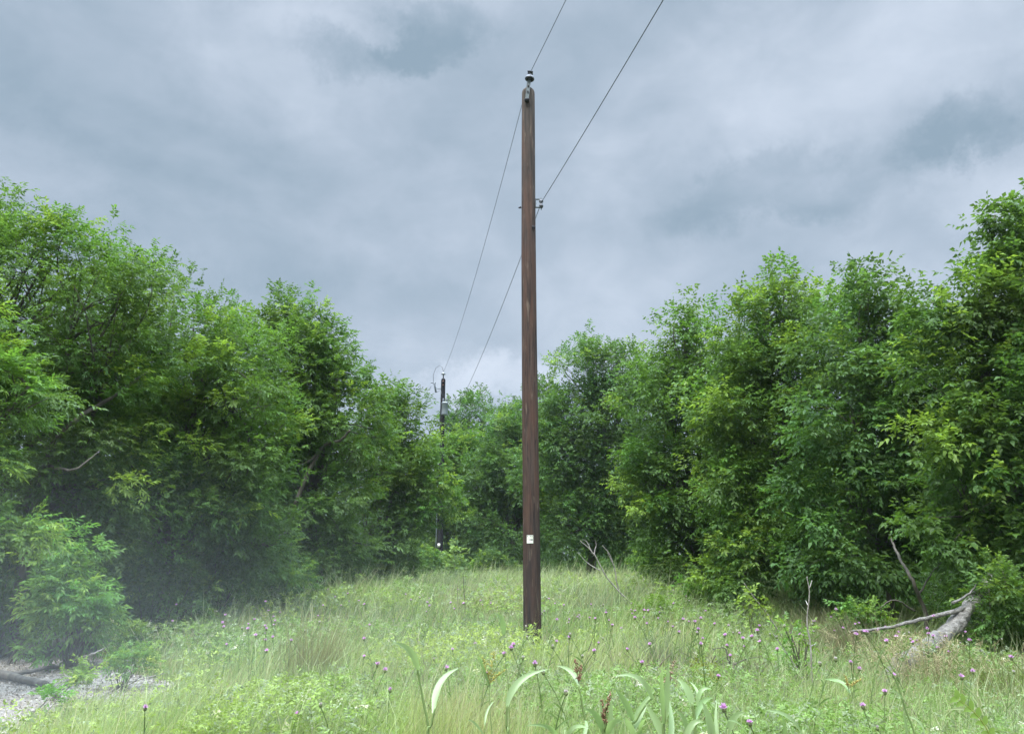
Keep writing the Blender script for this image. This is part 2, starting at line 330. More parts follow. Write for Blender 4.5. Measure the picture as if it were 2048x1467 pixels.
def make_tree(name, label, base, lobes, seed, leaf=.1, ratio=.4, nleaf=7, per=30, tr=.42, dens=1.22, col=G_MID, young=.12,
              trunk_r=.12, cat='tree', group=None, back=.45, bark=None, droop=.24, wind=(.15, -.05, 0), inner=.3, limbs=True, spread=55, upright=.1, trunk_to=None, lean=None):
    if limbs: leaf = leaf / DET ** .85; per = int(per * DET ** 1.6)
    rng = np.random.default_rng(seed); rr = random.Random(seed)
    base = Vector(base); root = empty(name, base, label, cat, group)
    lob = [(tuple(Vector(c) - base), r) for c, r in lobes]
    P, O = crown_points(lob, rng, dens, tr, back, inner)
    nt = len(P)
    # tufts: each with its own shade of green; the outermost upper ones carry young growth
    tuft_col = col * rng.uniform(.78, 1.25, (nt, 1)) * (1 + rng.normal(size=(nt, 3)) * .05)
    mixb = (rng.random(nt) < .25)[:, None]; tuft_col = np.where(mixb, tuft_col * .5 + G_BLUE * .5, tuft_col)
    yg = ((rng.random(nt) < young * .8) & (O[:, 2] > -.1))[:, None]; tuft_col = np.where(yg, tuft_col * .4 + G_YOUNG * .6, tuft_col)
    cnt = rng.integers(int(per * .6), int(per * 1.4) + 1, nt); idx = np.repeat(np.arange(nt), cnt); n = len(idx)
    u = rng.uniform(-1, 1, n); shoot = rng.random(nt) < upright
    ax = np.where(shoot[:, None], unit(O + np.array([0, 0, 1.2])), O)
    tl = tr * np.where(shoot, 1.9, .85) * rng.uniform(.7, 1.3, nt)
    ths = tr * np.where(shoot, .38, .62)
    off = rng.normal(size=(n, 3)) * np.array([1, 1, .7]) * ths[idx][:, None]*.66
    SP = P[idx] + ax[idx] * (u * tl[idx])[:, None] + off * (1 - .5 * np.clip(u, 0, 1))[:, None]
    SP[:, 2] = np.maximum(SP[:, 2], .05)
    SD = unit(ax[idx] * .6 + unit(off) * .7 + rng.normal(size=(n, 3)) * .35 + np.array(wind))
    sc = tuft_col[idx]; tip = (u > .55)[:, None] & yg[idx]
    sc = np.where(tip, sc * .45 + G_YOUNG * .7, sc)
    V, FI, sz, cc = sprigs(SP, SD, rng, leaf * 2.1, leaf, ratio, nleaf, sc, droop, spread, up_bias=1.7)
    np_mesh('crown', V, FI, sz, np.clip(cc, .005, .6), M_LEAF, root)
    # trunk and limbs
    mb = MB(); cz = [l[0] for l in lob]
    cen = Vector((sum(c[0] for c in cz), sum(c[1] for c in cz), sum(c[2] for c in cz))) / len(cz)
    if trunk_to is not None: cen = Vector(trunk_to) - base
    fork = Vector((cen.x * .35, cen.y * .35, cen.z * .38)); r0 = trunk_r
    def path(a, b, n, bow):
        a = Vector(a); b = Vector(b); k = Vector((rr.uniform(-1, 1), rr.uniform(-1, 1), rr.uniform(-.3, 1))) * bow * (b - a).length
        return [a.lerp(b, i / n) + k * math.sin(math.pi * i / n) + Vector((rr.uniform(-1, 1), rr.uniform(-1, 1), rr.uniform(-1, 1))) * (b - a).length * .015 * (0 < i < n) for i in range(n + 1)]
    def tap(r, n, e=.4): return [r * (1 - (1 - e) * i / n) for i in range(n + 1)]
    if limbs:
        mb.tube([Vector((0, 0, -.3))] + path((0, 0, 0), fork, 5, .05), [r0 * 1.35] + tap(r0 * 1.15, 5, .75), 9, wob=.06, rng=rr)
        for li, (c, r) in enumerate(lob):
            c = Vector(c); s0 = fork if li else fork
            if c.z < 1.2: s0 = Vector((0, 0, .3))
            mb.tube(path(s0, c, 7, .10), tap(r0 * .62, 7, .3), 7, wob=.05, rng=rr)
            near = [i for i in range(nt) if (Vector(P[i]) - c).length < max(r) * 1.25]
            rr.shuffle(near)
            for i in near[:int(10 + len(near) * .22)]:
                st = c.lerp(s0, rr.uniform(0, .35)); mb.tube(path(st, P[i], 5, .12), tap(r0 * .2, 5, .16), 4)
    else:
        for i in rr.sample(range(nt), min(nt, 14)):
            mb.tube(path((rr.uniform(-.05, .05), rr.uniform(-.05, .05), -.05), P[i], 5, .1), tap(r0, 5, .3), 5)
    mb.build('trunk', bark or M_BARK, root)
    return root
def lobe(px, py, rpx, rpy, Y, dr=None):
    c = at(px, py, Y); k = (c.y * math.cos(PITCH) + (c.z - CZ) * math.sin(PITCH)) / F
    rx, rz = rpx * k, rpy * k; return (tuple(c), (rx, dr or (rx + rz) / 2 * .9, rz))

# ------------------------------------------------------------------ ground
def build_ground():
    xs = np.concatenate([[-160, -90, -50, -32], np.arange(-22, 22.1, .4), [32, 50, 90, 160]])
    ys = np.concatenate([[-60, -30, -12], np.arange(-4, 44.1, .4), [55, 75, 110, 180]])
    X, Y = np.meshgrid(xs, ys); V = np.stack([X, Y, gz(X, Y)], -1).reshape(-1, 3)
    nx, ny = len(xs), len(ys); i, j = np.meshgrid(np.arange(nx - 1), np.arange(ny - 1)); a = (j * nx + i).ravel()
    FI = np.stack([a, a + 1, a + nx + 1, a + nx], 1).ravel()
    o = np_mesh('ground', V, FI, np.full(len(a), 4), np.full((len(a), 3), .1), M_SOIL, smooth=True)
    tag(o, kind='structure')
build_ground()
def bare(x, y):
    """1 on the bare gravelly strip at the left edge, 0 in the meadow"""
    x = np.asarray(x); y = np.asarray(y)
    e = -4.0 - np.maximum(0, y - 9.4) * .6 + (vnoise(x, y, 21, .9) - .5) * 1.3
    return (x < e) & (y > 5.5) & (y < 12.5 + (vnoise(x, y, 22, 1) - .5) * 1.5)
def build_gravel():
    xs = np.arange(-12, -2.8, .12); ys = np.arange(5, 14, .12); X, Y = np.meshgrid(xs, ys); m = bare(X, Y)
    nx = len(xs); V = np.stack([X, Y, gz(X, Y) + .012], -1).reshape(-1, 3)
    j, i = np.nonzero(m[:-1, :-1]); a = j * nx + i; FI = np.stack([a, a + 1, a + nx + 1, a + nx], 1).ravel()
    tag(np_mesh('gravel_ground', V, FI, np.full(len(a), 4), np.full((len(a), 3), .2), M_GRAVEL, smooth=True), kind='structure')
    rng = np.random.default_rng(3); n = 48000
    x = rng.uniform(-11, -3, n); y = rng.uniform(5.6, 13, n); k = bare(x, y); x, y = x[k], y[k]; n = len(x)
    P = np.stack([x, y, gz(x, y) + .02 + rng.random(n) * .015], 1); D = unit(rng.normal(size=(n, 3)) * [1, 1, .35]); Nn = unit(np.array([[0, 0, 1.]]) + rng.normal(size=(n, 3)) * .5)
    base = np.where(rng.random((n, 1)) < .6, [[.34, .31, .275]], [[.22, .185, .155]]) * rng.uniform(.6, 1.5, (n, 1))
    L_ = rng.uniform(.016, .048, n); V, FI, sz, cc = leaf_geo(P, D, Nn, L_, L_ * rng.uniform(.4, .8, n), base, rng, -.1)
    tag(np_mesh('gravel_and_leaf_litter', V, FI, sz, cc, M_DRY), 'pale grey gravel and dead leaf litter on the bare strip at the left', 'gravel', kind='stuff')
build_gravel()

# ------------------------------------------------------------------ meadow
def field_edges(y): # x limits of the meadow between the two tree rows
    return -6.6 + (y > 24) * (y - 24) * .12, 7.2 - np.clip(y - 14, 0, 30) * .10
def meadow_xy(rng, n, y0=5.0, y1=37, p=1.25):
    u = rng.random(n); y = (y0 ** (1 - p) + u * (y1 ** (1 - p) - y0 ** (1 - p))) ** (1 / (1 - p))
    l, r = field_edges(y); w = np.minimum(np.abs(y) * .78 + .6, 9); l = np.maximum(l, -w); r = np.minimum(r + .3, w)
    x = l + rng.random(n) * (r - l); k = ~bare(x, y) & (np.hypot(x - .33, y - 13) > .17); return x[k], y[k]
def drypatch(x, y):
    """dry, trampled brush heap right of the pole"""
    return np.exp(-(((x - 2.15) / .75) ** 2 + ((y - 9.3) / .8) ** 2))
def build_grass():
    rng = np.random.default_rng(11); x, y = meadow_xy(rng, 330000); n = len(x)
    d = np.hypot(x, y); p1 = .7 * vnoise(x, y, 31, 1.6) + .3 * vnoise(x, y, 36, .5); p2 = vnoise(x, y, 32, .7); p3 = vnoise(x, y, 33, 3.1); dry = drypatch(x, y)
    k = rng.random(n) > dry * .93; x, y, d, p1, p2, p3, dry = [q[k] for q in (x, y, d, p1, p2, p3, dry)]; n = len(x)
    left = np.clip((-x - 2) / 3, 0, 1) * np.clip((11 - y) / 3, 0, 1)
    edge = -4.0 - np.maximum(0, y - 9.4) * .6
    h = rng.uniform(.20, .54, n) * (.7 + p1 * .75) * (1 + .75 * np.clip((y - 12.5) / 5, 0, 1)) * (1 - .25 * left) * np.where(x - edge < 1.0, .55, 1)
    h = np.where(np.hypot(x - .33, y - 12.3) < .8, np.minimum(h, .22), h)
    tall = rng.random(n) < .05 + .03 * (y > 16); h = np.where(tall, h * 1.35 + .14, h)
    w = np.maximum(.0042, .00062 * d) * rng.uniform(.7, 1.5, n)
    ang = rng.uniform(0, 2 * math.pi, n); lean = rng.uniform(.05, .55, n) * np.where(left > .3, 1.5, 1)
    dx = np.cos(ang) * lean + .16 + .2 * left; dy = np.sin(ang) * lean; fa = rng.uniform(0, 2 * math.pi, n)
    sx, sy = np.cos(fa) * w / 2, np.sin(fa) * w / 2
    z0 = gz(x, y) - .02; V = np.empty((n, 5, 3))
    V[:, 0] = np.stack([x - sx, y - sy, z0], 1); V[:, 1] = np.stack([x + sx, y + sy, z0], 1)
    mx, my, mz = x + dx * h * .38, y + dy * h * .38, z0 + h * .58
    V[:, 2] = np.stack([mx + sx * .8, my + sy * .8, mz], 1); V[:, 3] = np.stack([mx - sx * .8, my - sy * .8, mz], 1)
    V[:, 4] = np.stack([x + dx * h * 1.05, y + dy * h * 1.05, z0 + h * np.clip(1.02 - lean * .35, .55, 1.05)], 1)
    b = (np.arange(n) * 5)[:, None]; FI = np.concatenate([b, b + 1, b + 2, b + 3, b + 3, b + 2, b + 4], 1).ravel()
    sizes = np.tile([4, 3], n)
    green = np.array([.235, .365, .14]); yel = np.array([.345, .445, .15]); blue = np.array([.23, .32, .18]); tan = np.array([.50, .43, .27]); pale = np.array([.47, .50, .32])
    c = green + (yel - green) * np.clip((p1 - .35) * 2, 0, 1)[:, None]
    c = c + (blue * .85 - c) * np.clip((.52 - p3) * 4, 0, .75)[:, None]
    tanp = vnoise(x, y, 37, 1.1); c = c + (tan * .9 - c) * (np.clip((tanp - .62) * 3.2, 0, .6) * (rng.random(n) < .7))[:, None]
    c = c + (yel - c) * (left * .75)[:, None]
    isd = rng.random(n) < (.08 + .25 * np.clip((p2 - .6) * 3, 0, 1) + .5 * dry); c = np.where(isd[:, None], tan, c)
    c = np.where((tall | (rng.random(n) < .12))[:, None], c * .45 + pale * .55, c) * rng.uniform(.55, 1.3, (n, 1))
    o = np_mesh('meadow_grass', V.reshape(-1, 3), FI, sizes, np.repeat(c, 2, axis=0), M_GRASS)
    tag(o, 'light green tangled grass covering the meadow between the tree rows', 'grass', kind='stuff')
build_grass()
def build_herbs():
    rng = np.random.default_rng(12); x, y = meadow_xy(rng, 82000, 5.0, 36, 1.3); n = len(x)
    d = np.hypot(x, y); p = vnoise(x, y, 41, 1.1) + .25 * vnoise(x, y, 42, .4); left = (x < -2.2) & (y < 10.5)
    k = (rng.random(n) < np.clip((p - .30) * 2.2, .12, 1)) & (rng.random(n) > drypatch(x, y) * .95) & ~(left & (rng.random(n) < .75)); x, y, d, p = x[k], y[k], d[k], p[k]; n = len(x)
    h = rng.uniform(.08, .44, n) * (.45 + 1.0 * p) * (1 + .6 * np.clip((y - 13) / 5, 0, 1)); h = np.where(np.hypot(x - .33, y - 12.3) < .8, np.minimum(h, .2), h)
    P = np.stack([x, y, gz(x, y) + h], 1); D = unit(rng.normal(size=(n, 3)) * [1, 1, .6] + [0.1, 0, .75])
    g1 = np.array([.20, .31, .09]); g2 = np.array([.32, .41, .10]); g3 = np.array([.25, .31, .18]); q = vnoise(x, y, 43, 1.9)
    c = g1 + (g2 - g1) * np.clip((q - .4) * 2.4, 0, 1)[:, None]; c = np.where((rng.random((n, 1)) < .3), g3, c); c = np.where(rng.random((n, 1)) < .014, np.array([.62, .60, .50]), c) * rng.uniform(.75, 1.25, (n, 1))
    # forb leaves grow with the plant; far ones are drawn as clumped sprays
    big = np.clip(d / 9, 1, 2.6); out = []
    for lo, hi, lf in ((0, 1.15, .034), (1.15, 1.7, .045), (1.7, 3, .062)):
        m = (big >= lo) & (big < hi)
        if m.any(): out.append(sprigs(P[m], D[m], rng, lf * 2.2, lf, .42, 7, c[m], .15, 60, .3))
    off = 0; Vs, Fs, Ss, Cs = [], [], [], []
    for V, FI, sz, cc in out: Vs.append(V); Fs.append(FI + off); off += len(V); Ss.append(sz); Cs.append(cc)
    o = np_mesh('meadow_herbs', np.concatenate(Vs), np.concatenate(Fs), np.concatenate(Ss), np.concatenate(Cs), M_GRASS)
    tag(o, 'small leafy green weeds growing all through the meadow grass', 'weeds', kind='stuff')
build_herbs()
def build_tangle():
    """dead stems: the matted brush right of the pole and thin straws elsewhere"""
    rng = np.random.default_rng(13); xs = rng.normal(2.15, .62, 1700); ys = rng.normal(9.3, .62, 1700)
    x2, y2 = meadow_xy(rng, 9000, 6, 36, 1.2); q_ = ~((x2 < -1.5) & (y2 < 12)); x2, y2 = x2[q_], y2[q_]; x = np.concatenate([xs, x2]); y = np.concatenate([ys, y2]); n = len(x); heap = np.arange(n) < 1700
    l = np.where(heap, rng.uniform(.25, .7, n), rng.uniform(.35, .75, n) * (1 + .35 * (y > 14))); a = rng.uniform(0, 2 * math.pi, n); el = np.where(heap, np.abs(rng.normal(.25, .35, n)), rng.uniform(.7, 1.5, n))
    D = np.stack([np.cos(a) * np.cos(el), np.sin(a) * np.cos(el), np.sin(el)], 1); P = np.stack([x, y, gz(x, y) + np.where(heap, rng.uniform(.0, .22, n), 0)], 1)
    c = np.where(heap[:, None], [[.34, .30, .24]], [[.48, .45, .30]]) * rng.uniform(.55, 1.25, (n, 1))
    V, FI, sz, cc = leaf_geo(P, D, sphere_dirs(rng, n), l, np.full(n, .0065) * np.clip(y / 9, 1, 2.2), c, rng, .1)
    tag(np_mesh('dry_straw', V, FI, sz, cc, M_DRY), 'tan dead straw matted right of the pole and loose in the meadow', 'straw', kind='stuff')
build_tangle()

# ------------------------------------------------------------------ the two utility poles and their wires
PX, PY, PH = .325, 13.0, 10.53
def shaft(mb, h, r0, r1, n=40, seed=1):
    prof = []; m = 46
    for i in range(m + 1):
        t = i / m; z = -.4 + (h + .4) * t; prof.append((r0 + (r1 - r0) * t, z))
    prof += [(r1 * .97, h + .05), (r1 * .86, h + .095), (r1 * .62, h + .125), (r1 * .3, h + .14)]
    mb.lathe(prof, n)
    rr = random.Random(seed); ph = [rr.uniform(0, 6.28) for _ in range(6)]
    v2 = []
    for v in mb.v:
        x, y, z = v; a = math.atan2(y, x); r = math.hypot(x, y)
        r *= 1 + .018 * math.sin(3 * a + ph[0] + z * .22) + .012 * math.sin(7 * a + ph[1] - z * .3) + .006 * math.sin(z * 2.3 + ph[2])
        v2.append((r * math.cos(a) + .012 * math.sin(z * .45 + ph[3]), r * math.sin(a), z))
    mb.v = v2
def near_pole():
    root = empty('utility_pole', (PX, PY, 0), 'tall brown wooden utility pole standing alone in the middle of the meadow', 'utility pole')
    mb = MB(); shaft(mb, PH, .152, .128); sh = mb.build('shaft', M_POLE, root)
    # knots and the old step stub at the upper right
    k = MB(); k.tube([(.055, -.115, 7.64), (.07, -.135, 7.60), (.09, -.12, 7.58)], [.008, .016, .012], 8); k.tube([(.09, -.11, 7.585), (.112, -.10, 7.62), (.118, -.09, 7.66)], [.012, .01, .008], 8)
    k.build('splinter', M_DARKMETAL, root)
    # pole top pin bracket
    b = MB(); t = Matrix.Rotation(R(6), 3, 'Y')
    b.box((-.014, -.137, 10.47), (.058, .008, .38), t); b.box((.008, -.128, 10.68), (.056, .022, .20), t)
    b.box((-.043, -.128, 10.54), (.007, .03, .44), t); b.box((.024, -.128, 10.54), (.007, .03, .44), t)
    b.tube([(.014, -.126, 10.72), (.022, -.12, 10.81)], .024, 10)
    br = b.build('pin_bracket', M_GALV, root, smooth=False)
    for z, x in ((10.34, -.028), (10.50, -.010), (10.63, .002)):
        q = MB(); q.tube([(x, -.139, z), (x, -.158, z)], .017, 8); q.build('bolt', M_DARKMETAL, br, smooth=False)
    q = MB(); q.lathe([(.03, 0), (.045, .02), (.05, .045), (.05, .06)], 12, (-.036, -.16, 10.26), Matrix.Rotation(R(8), 3, 'Y')); q.build('washer', M_DARKMETAL, br)
    i = MB(); T = Matrix.Rotation(R(7), 3, 'Y')
    i.lathe([(.03, -.02), (.088, -.012), (.096, 0), (.094, .016), (.078, .040), (.062, .062), (.050, .078), (.040, .085), (.036, .105), (.036, .118), (.052, .122), (.054, .14), (.045, .152), (.02, .156)], 28, (.026, -.115, 10.81), T)
    ins = i.build('insulator', M_PORC, root)
    s_ = MB(); s_.lathe([(.025, -.03), (.055, -.032), (.085, -.018), (.089, -.0135)], 28, (.026, -.115, 10.81), T); s_.build('insulator_skirt', M_RUBBER, ins)
    for yy in (-.165, -.06):
        w = MB(); w.tube([(-.015, yy, 10.945), (.026, yy - .005, 10.95), (.09, yy, 10.932)], [.02, .014, .02], 8); w.build('wire_tie', M_DARKMETAL, ins)
    # side clevis holding the neutral
    c = MB(); z = 8.14
    c.box((.185, -.01, z + .095), (.16, .035, .012)); c.box((.18, -.01, z - .075), (.17, .035, .014)); c.box((.128, -.01, z + .01), (.012, .035, .18))
    c.tube([(.235, -.01, z - .12), (.235, -.01, z + .12)], .011, 8); c.tube([(-.20, -.01, z - .085), (.14, -.01, z + .01)], .011, 8)
    cl = c.build('clevis', M_GALV, root, smooth=False)
    s_ = MB(); s_.lathe([(.02, -.066), (.040, -.062), (.042, -.03), (.024, -.012), (.024, .02), (.042, .04), (.04, .082), (.02, .086)], 20, (.235, -.01, z)); s_.build('spool', M_PORC, cl)
    n = MB(); n.tube([(-.20, -.01, z - .085), (-.155, -.01, z - .07)], [.012, .024], 8); n.build('bolt_end', M_DARKMETAL, cl)
    # number tag, slightly curved round the pole
    tg = MB(); vs = []; fs = []; r = .1515; zc = 1.80; hw = .052
    zc = at(1056, 1078, PY).z; m = 8
    for i_ in range(m + 1):
        a = -math.pi / 2 - .14 + (i_ / m - .5) * .72
        for zz in (zc - .067, zc + .067): vs.append((r * math.cos(a), r * math.sin(a), zz))
        for zz in (zc - .067, zc + .067): vs.append(((r + .004) * math.cos(a), (r + .004) * math.sin(a), zz))
    for i_ in range(m):
        a = i_ * 4; b_ = a + 4; fs += [(a + 2, b_ + 2, b_ + 3, a + 3), (a, a + 1, b_ + 1, b_), (a + 1, a + 3, b_ + 3, b_ + 1), (a, b_, b_ + 2, a + 2)]
    fs += [(0, 2, 3, 1), (m * 4, m * 4 + 1, m * 4 + 3, m * 4 + 2)]
    tg.add(vs, fs); tgo = tg.build('number_tag', M_TAG, root, smooth=False)
    ink = MB()
    def mark(u, v, w_, h_):   # u: -1..1 across, v: -1..1 up
        a = -math.pi / 2 - .14 + u * .36; rr_ = r + .0055
        p = Vector((rr_ * math.cos(a), rr_ * math.sin(a), zc + v * .067)); ink.box(p, (w_, .002, h_), Matrix.Rotation(a + math.pi / 2, 3, 'Z'))
    for u in (-.78,): mark(u, .72, .008, .018); mark(u + .05, .80, .010, .006)
    for u in (.08, .62): mark(u, .80, .012, .006); mark(u + .08, .70, .006, .018); mark(u - .02, .64, .012, .005)
    for u, l in ((-.05, .010), (.18, .010), (.36, .012), (.56, .006), (.74, .012)):
        mark(u, -.12, .004, .020); mark(u + .055, -.10, .004, .016)
        if u > .5: mark(u, -.24, .012, .005); mark(u, -.02, .012, .005); mark(u, -.13, .010, .004)
    ink.build('tag_writing', M_INK, tgo, smooth=False)
    return root
near_pole()
FY = 38.0; FT = at(887, 757, FY); FX = FT.x; FH = FT.z - .12
def far_pole():
    root = empty('utility_pole', (FX, FY, 0), 'dark far utility pole with a grey transformer, rising from the left trees', 'utility pole')
    mb = MB(); shaft(mb, FH, .165, .115, 24, 4); mb.build('shaft', M_POLE2, root)
    b = MB(); b.box((0, -.13, FH - .02), (.06, .02, .5)); b.tube([(0, -.12, FH + .1), (0, -.12, FH + .34)], .025, 8); br = b.build('pin_bracket', M_DARKMETAL, root)
    i = MB(); i.lathe([(.03, 0), (.11, .0), (.12, .02), (.09, .06), (.05, .09), (.05, .14), (.02, .15)], 18, (0, -.12, FH + .32)); i.build('insulator', M_PORC2, root)
    for z in (FH - .25, FH - .05): q = MB(); q.tube([(0, -.14, z), (0, -.17, z)], .035, 10); q.build('bolt', flat('rusty_washer', (.22, .10, .07), .8), br)
    # fused cutout on its arm, left of the pole
    a = MB(); a.tube([(-.1, -.02, FH - .42), (-.28, -.03, FH - .43), (-.42, -.03, FH - .38), (-.43, -.03, FH - .13)], .018, 6); a.box((-.53, -.03, FH - .12), (.26, .04, .035)); a.build('cutout_arm', M_GALV, root)
    c = MB(); c.tube([(-.48, -.03, FH - .1), (-.38, -.03, FH - .62)], [.04, .045], 10)
    for k in range(6): t = k / 5; c.lathe([(.03, 0), (.065, .008), (.03, .02)], 12, (-.48 + .1 * t, -.03, FH - .16 - .42 * t))
    c.build('fuse_cutout', M_FIBRE, root)
    f = MB(); f.tube([(-.58, -.06, FH - .16), (-.72, -.08, FH - .5)], .018, 6); f.build('fuse_tube', M_FIBRE, root)
    j = MB(); pts = [(-.52 + .0, -.03, FH - .08), (-.54, -.03, FH + .3), (-.42, -.05, FH + .68), (-.22, -.1, FH + .82), (-.06, -.12, FH + .7), (0, -.12, FH + .47)]; j.tube(pts, .011, 5); j.build('jumper_wire', M_WIRE, root)
    # transformer can in front of the pole
    z0 = at(890, 830, FY).z; t = MB(); T0 = (.13, -.30, z0)
    t.lathe([(.05, -.06), (.15, -.04), (.16, 0), (.16, .55), (.172, .56), (.172, .59), (.13, .64), (.05, .66)], 28, T0); tr = t.build('transformer', M_TRANS, root)
    for dx in (-.09, .1):
        q = MB(); q.lathe([(.03, 0), (.055, .02), (.03, .05), (.055, .08), (.03, .11), (.05, .14), (.02, .2)], 12, (T0[0] + dx, T0[1], z0 + .64)); q.build('bushing', M_PORC, tr)
    for dz in (.1, .55): q = MB(); q.box((.06, -.17, z0 + dz), (.1, .22, .08)); q.build('mounting_bracket', M_GALV, tr)
    q = MB(); q.tube([(.03, -.30, z0 + .92), (-.12, -.2, z0 + 1.3), (-.38, -.05, FH - .64)], .011, 5); q.build('drop_wire', M_WIRE, root)
    g = MB(); g.tube([(-.18, -.05, .0), (-.175, -.05, 3), (-.165, -.05, 6.5)], .02, 6); g.build('ground_conduit', M_FIBRE, root)
    tz = at(886, 1090, FY).z; q = MB(); q.box((-.02, -.172, tz), (.13, .01, .19)); q.build('number_tag', M_TAG, root)
far_pole()
def wire(name, label, pts, sags, r=.0056):
    mb = MB(); P = []
    for (a, b), s_ in zip(zip(pts[:-1], pts[1:]), sags):
        a = Vector(a); b = Vector(b); n = 30
        for i in range(n + 1):
            if i == 0 and P: continue
            t = i / n; p = a.lerp(b, t); p.z -= 4 * s_ * t * (1 - t); P.append(p)
    mb.tube(P, r, 6); tag(mb.build(name, M_WIRE), label, 'overhead wire', 'overhead wires strung between the poles')
wire('overhead_wire', 'thin upper wire running over the insulator on the pole top', [(PX + .04 + .245 * 34, PY - 34, 10.6), (PX + .04, PY - .115, 10.955), (FX, FY - .12, FH + .45)], [.75, .55])
wire('overhead_wire', 'lower wire held by the spool on the right side of the pole', [(PX + .24 + .20 * 34, PY - 34, 7.9), (PX + .24, PY - .04, 8.16), (FX + .25, FY - .1, at(887, 850, FY).z)], [.65, .45], .006)

# ------------------------------------------------------------------ trees
def B(px, Y):  # base point on the ground under a column of the picture
    p = at(px, 1150, Y); return (p.x, Y, float(gz(p.x, Y)))
GRP_L = 'trees in the row left of the meadow'; GRP_R = 'trees in the row right of the meadow'; GRP_B = 'trees closing the far end of the meadow'
def LB(rows, Y): return [lobe(*r[:4], Y + (r[4] if len(r) > 4 else 0)) for r in rows]
make_tree('broadleaf_tree', 'big tree cut by the left photo edge, with drooping pinnate leaves', B(60, 13.2),
    LB([(0, 580, 150, 158), (150, 612, 145, 148), (-170, 620, 200, 210), (60, 790, 190, 150), (-60, 960, 190, 130), (150, 950, 160, 120, .6), (240, 690, 110, 130, .4), (200, 1060, 120, 60, 1), (20, 1080, 120, 60, 1)], 12.6),
    101, .105, .36, 7, 34, .42, 1.0, G_MID, .16, .12, group=GRP_L, upright=.14)
make_tree('broadleaf_tree', 'bright rounded tree, second from the left photo edge, above the leafy shrub', B(330, 16),
    LB([(310, 668, 130, 130), (415, 735, 100, 120), (240, 790, 130, 120), (380, 880, 150, 130), (480, 770, 80, 120), (520, 900, 80, 120), (300, 1010, 160, 90, -.5), (450, 1010, 110, 90), (500, 1100, 90, 60, .5), (330, 1110, 90, 50, .8)], 15.4),
    102, .112, .36, 7, 34, .44, 1.0, G_MID * 1.08, .22, .16, group=GRP_L, upright=.14)
make_tree('broadleaf_tree', 'tree with two pointed tops, third along the left row', B(640, 21),
    LB([(570, 635, 34, 50), (635, 675, 48, 48), (510, 700, 50, 60), (590, 740, 105, 95), (680, 745, 48, 50), (560, 870, 110, 120), (670, 850, 110, 90), (620, 980, 130, 90), (610, 1080, 90, 55), (700, 1090, 60, 40)], 20.5),
    103, .135, .42, 7, 26, .46, 1.05, G_MID, .14, .17, group=GRP_L, upright=.16)
make_tree('broadleaf_tree', 'spreading tree reaching out in front of the far utility pole', B(735, 26),
    LB([(745, 830, 62, 65), (810, 835, 48, 36), (835, 892, 38, 38), (740, 930, 110, 80), (845, 1005, 60, 55), (800, 940, 60, 60), (730, 1060, 90, 60), (790, 1070, 60, 50)], 25),
    104, .15, .45, 5, 30, .48, 1.05, G_MID, .12, .15, group=GRP_L)
make_tree('broadleaf_tree', 'loose crowned pale tree at the far end, right of the far pole', B(945, 46),
    LB([(940, 830, 46, 38), (908, 850, 26, 26), (985, 850, 36, 34), (1030, 850, 30, 34), (950, 890, 60, 45)], 46),
    105, .21, .5, 5, 22, .55, .8, np.array([.075, .15, .045]), .1, .2, group=GRP_B, inner=.15)
make_tree('broadleaf_tree', 'yellow green tree at the far end, just right of the far pole', B(925, 42),
    LB([(920, 905, 48, 42), (960, 950, 55, 50), (880, 940, 50, 50), (930, 1020, 75, 60), (900, 1080, 75, 45)], 42),
    106, .19, .5, 5, 24, .52, 1.0, G_MID * 1.15, .38, .18, group=GRP_B)
make_tree('broadleaf_tree', 'dark tree at the far end, directly left of the brown pole', B(1020, 40),
    LB([(1020, 880, 50, 60), (1000, 960, 60, 70), (1050, 960, 70, 90), (1010, 1060, 85, 65), (1085, 800, 22, 35), (1070, 870, 40, 60)], 39.5),
    107, .19, .5, 5, 24, .52, 1.0, G_DEEP * 1.15, .1, .18, group=GRP_B)
make_tree('broadleaf_tree', 'tall rounded dark green tree right of the brown pole, far end', B(1180, 34),
    LB([(1180, 745, 70, 60), (1250, 760, 60, 60), (1130, 840, 50, 60), (1200, 850, 100, 90), (1280, 850, 50, 100), (1310, 960, 45, 90), (1130, 940, 90, 80), (1230, 960, 90, 90), (1160, 1050, 100, 70), (1260, 1060, 70, 65)], 33),
    108, .165, .48, 5, 26, .50, 1.05, G_DEEP * 1.25, .1, .2, group=GRP_R)
make_tree('broadleaf_tree', 'bright tree with a lopsided crown, beside the dark rounded tree', B(1420, 21),
    LB([(1370, 700, 60, 75), (1440, 720, 90, 80), (1330, 800, 70, 80), (1430, 850, 110, 100), (1310, 900, 60, 70), (1370, 960, 90, 90), (1480, 980, 100, 100), (1295, 990, 55, 80), (1490, 880, 70, 90), (1370, 1070, 85, 70), (1470, 1090, 90, 60), (1400, 1130, 90, 40, -.5)], 20),
    109, .135, .5, 5, 36, .46, 1.0, G_MID, .2, .18, group=GRP_R, spread=65)
make_tree('broadleaf_tree', 'tree with the bright yellow green pointed top in the right row', B(1580, 17),
    LB([(1565, 600, 42, 52), (1500, 670, 80, 75), (1640, 640, 75, 75), (1570, 740, 110, 90), (1480, 800, 80, 90), (1640, 820, 100, 90), (1560, 900, 110, 90), (1600, 1010, 110, 80), (1660, 930, 80, 90), (1650, 1070, 80, 60), (1475, 960, 70, 80), (1500, 1060, 80, 60), (1590, 1120, 110, 55, -.6), (1500, 1140, 90, 45, -.5)], 16.5),
    110, .125, .52, 5, 38, .44, .95, G_MID * 1.12, .32, .085, group=GRP_R, spread=65)
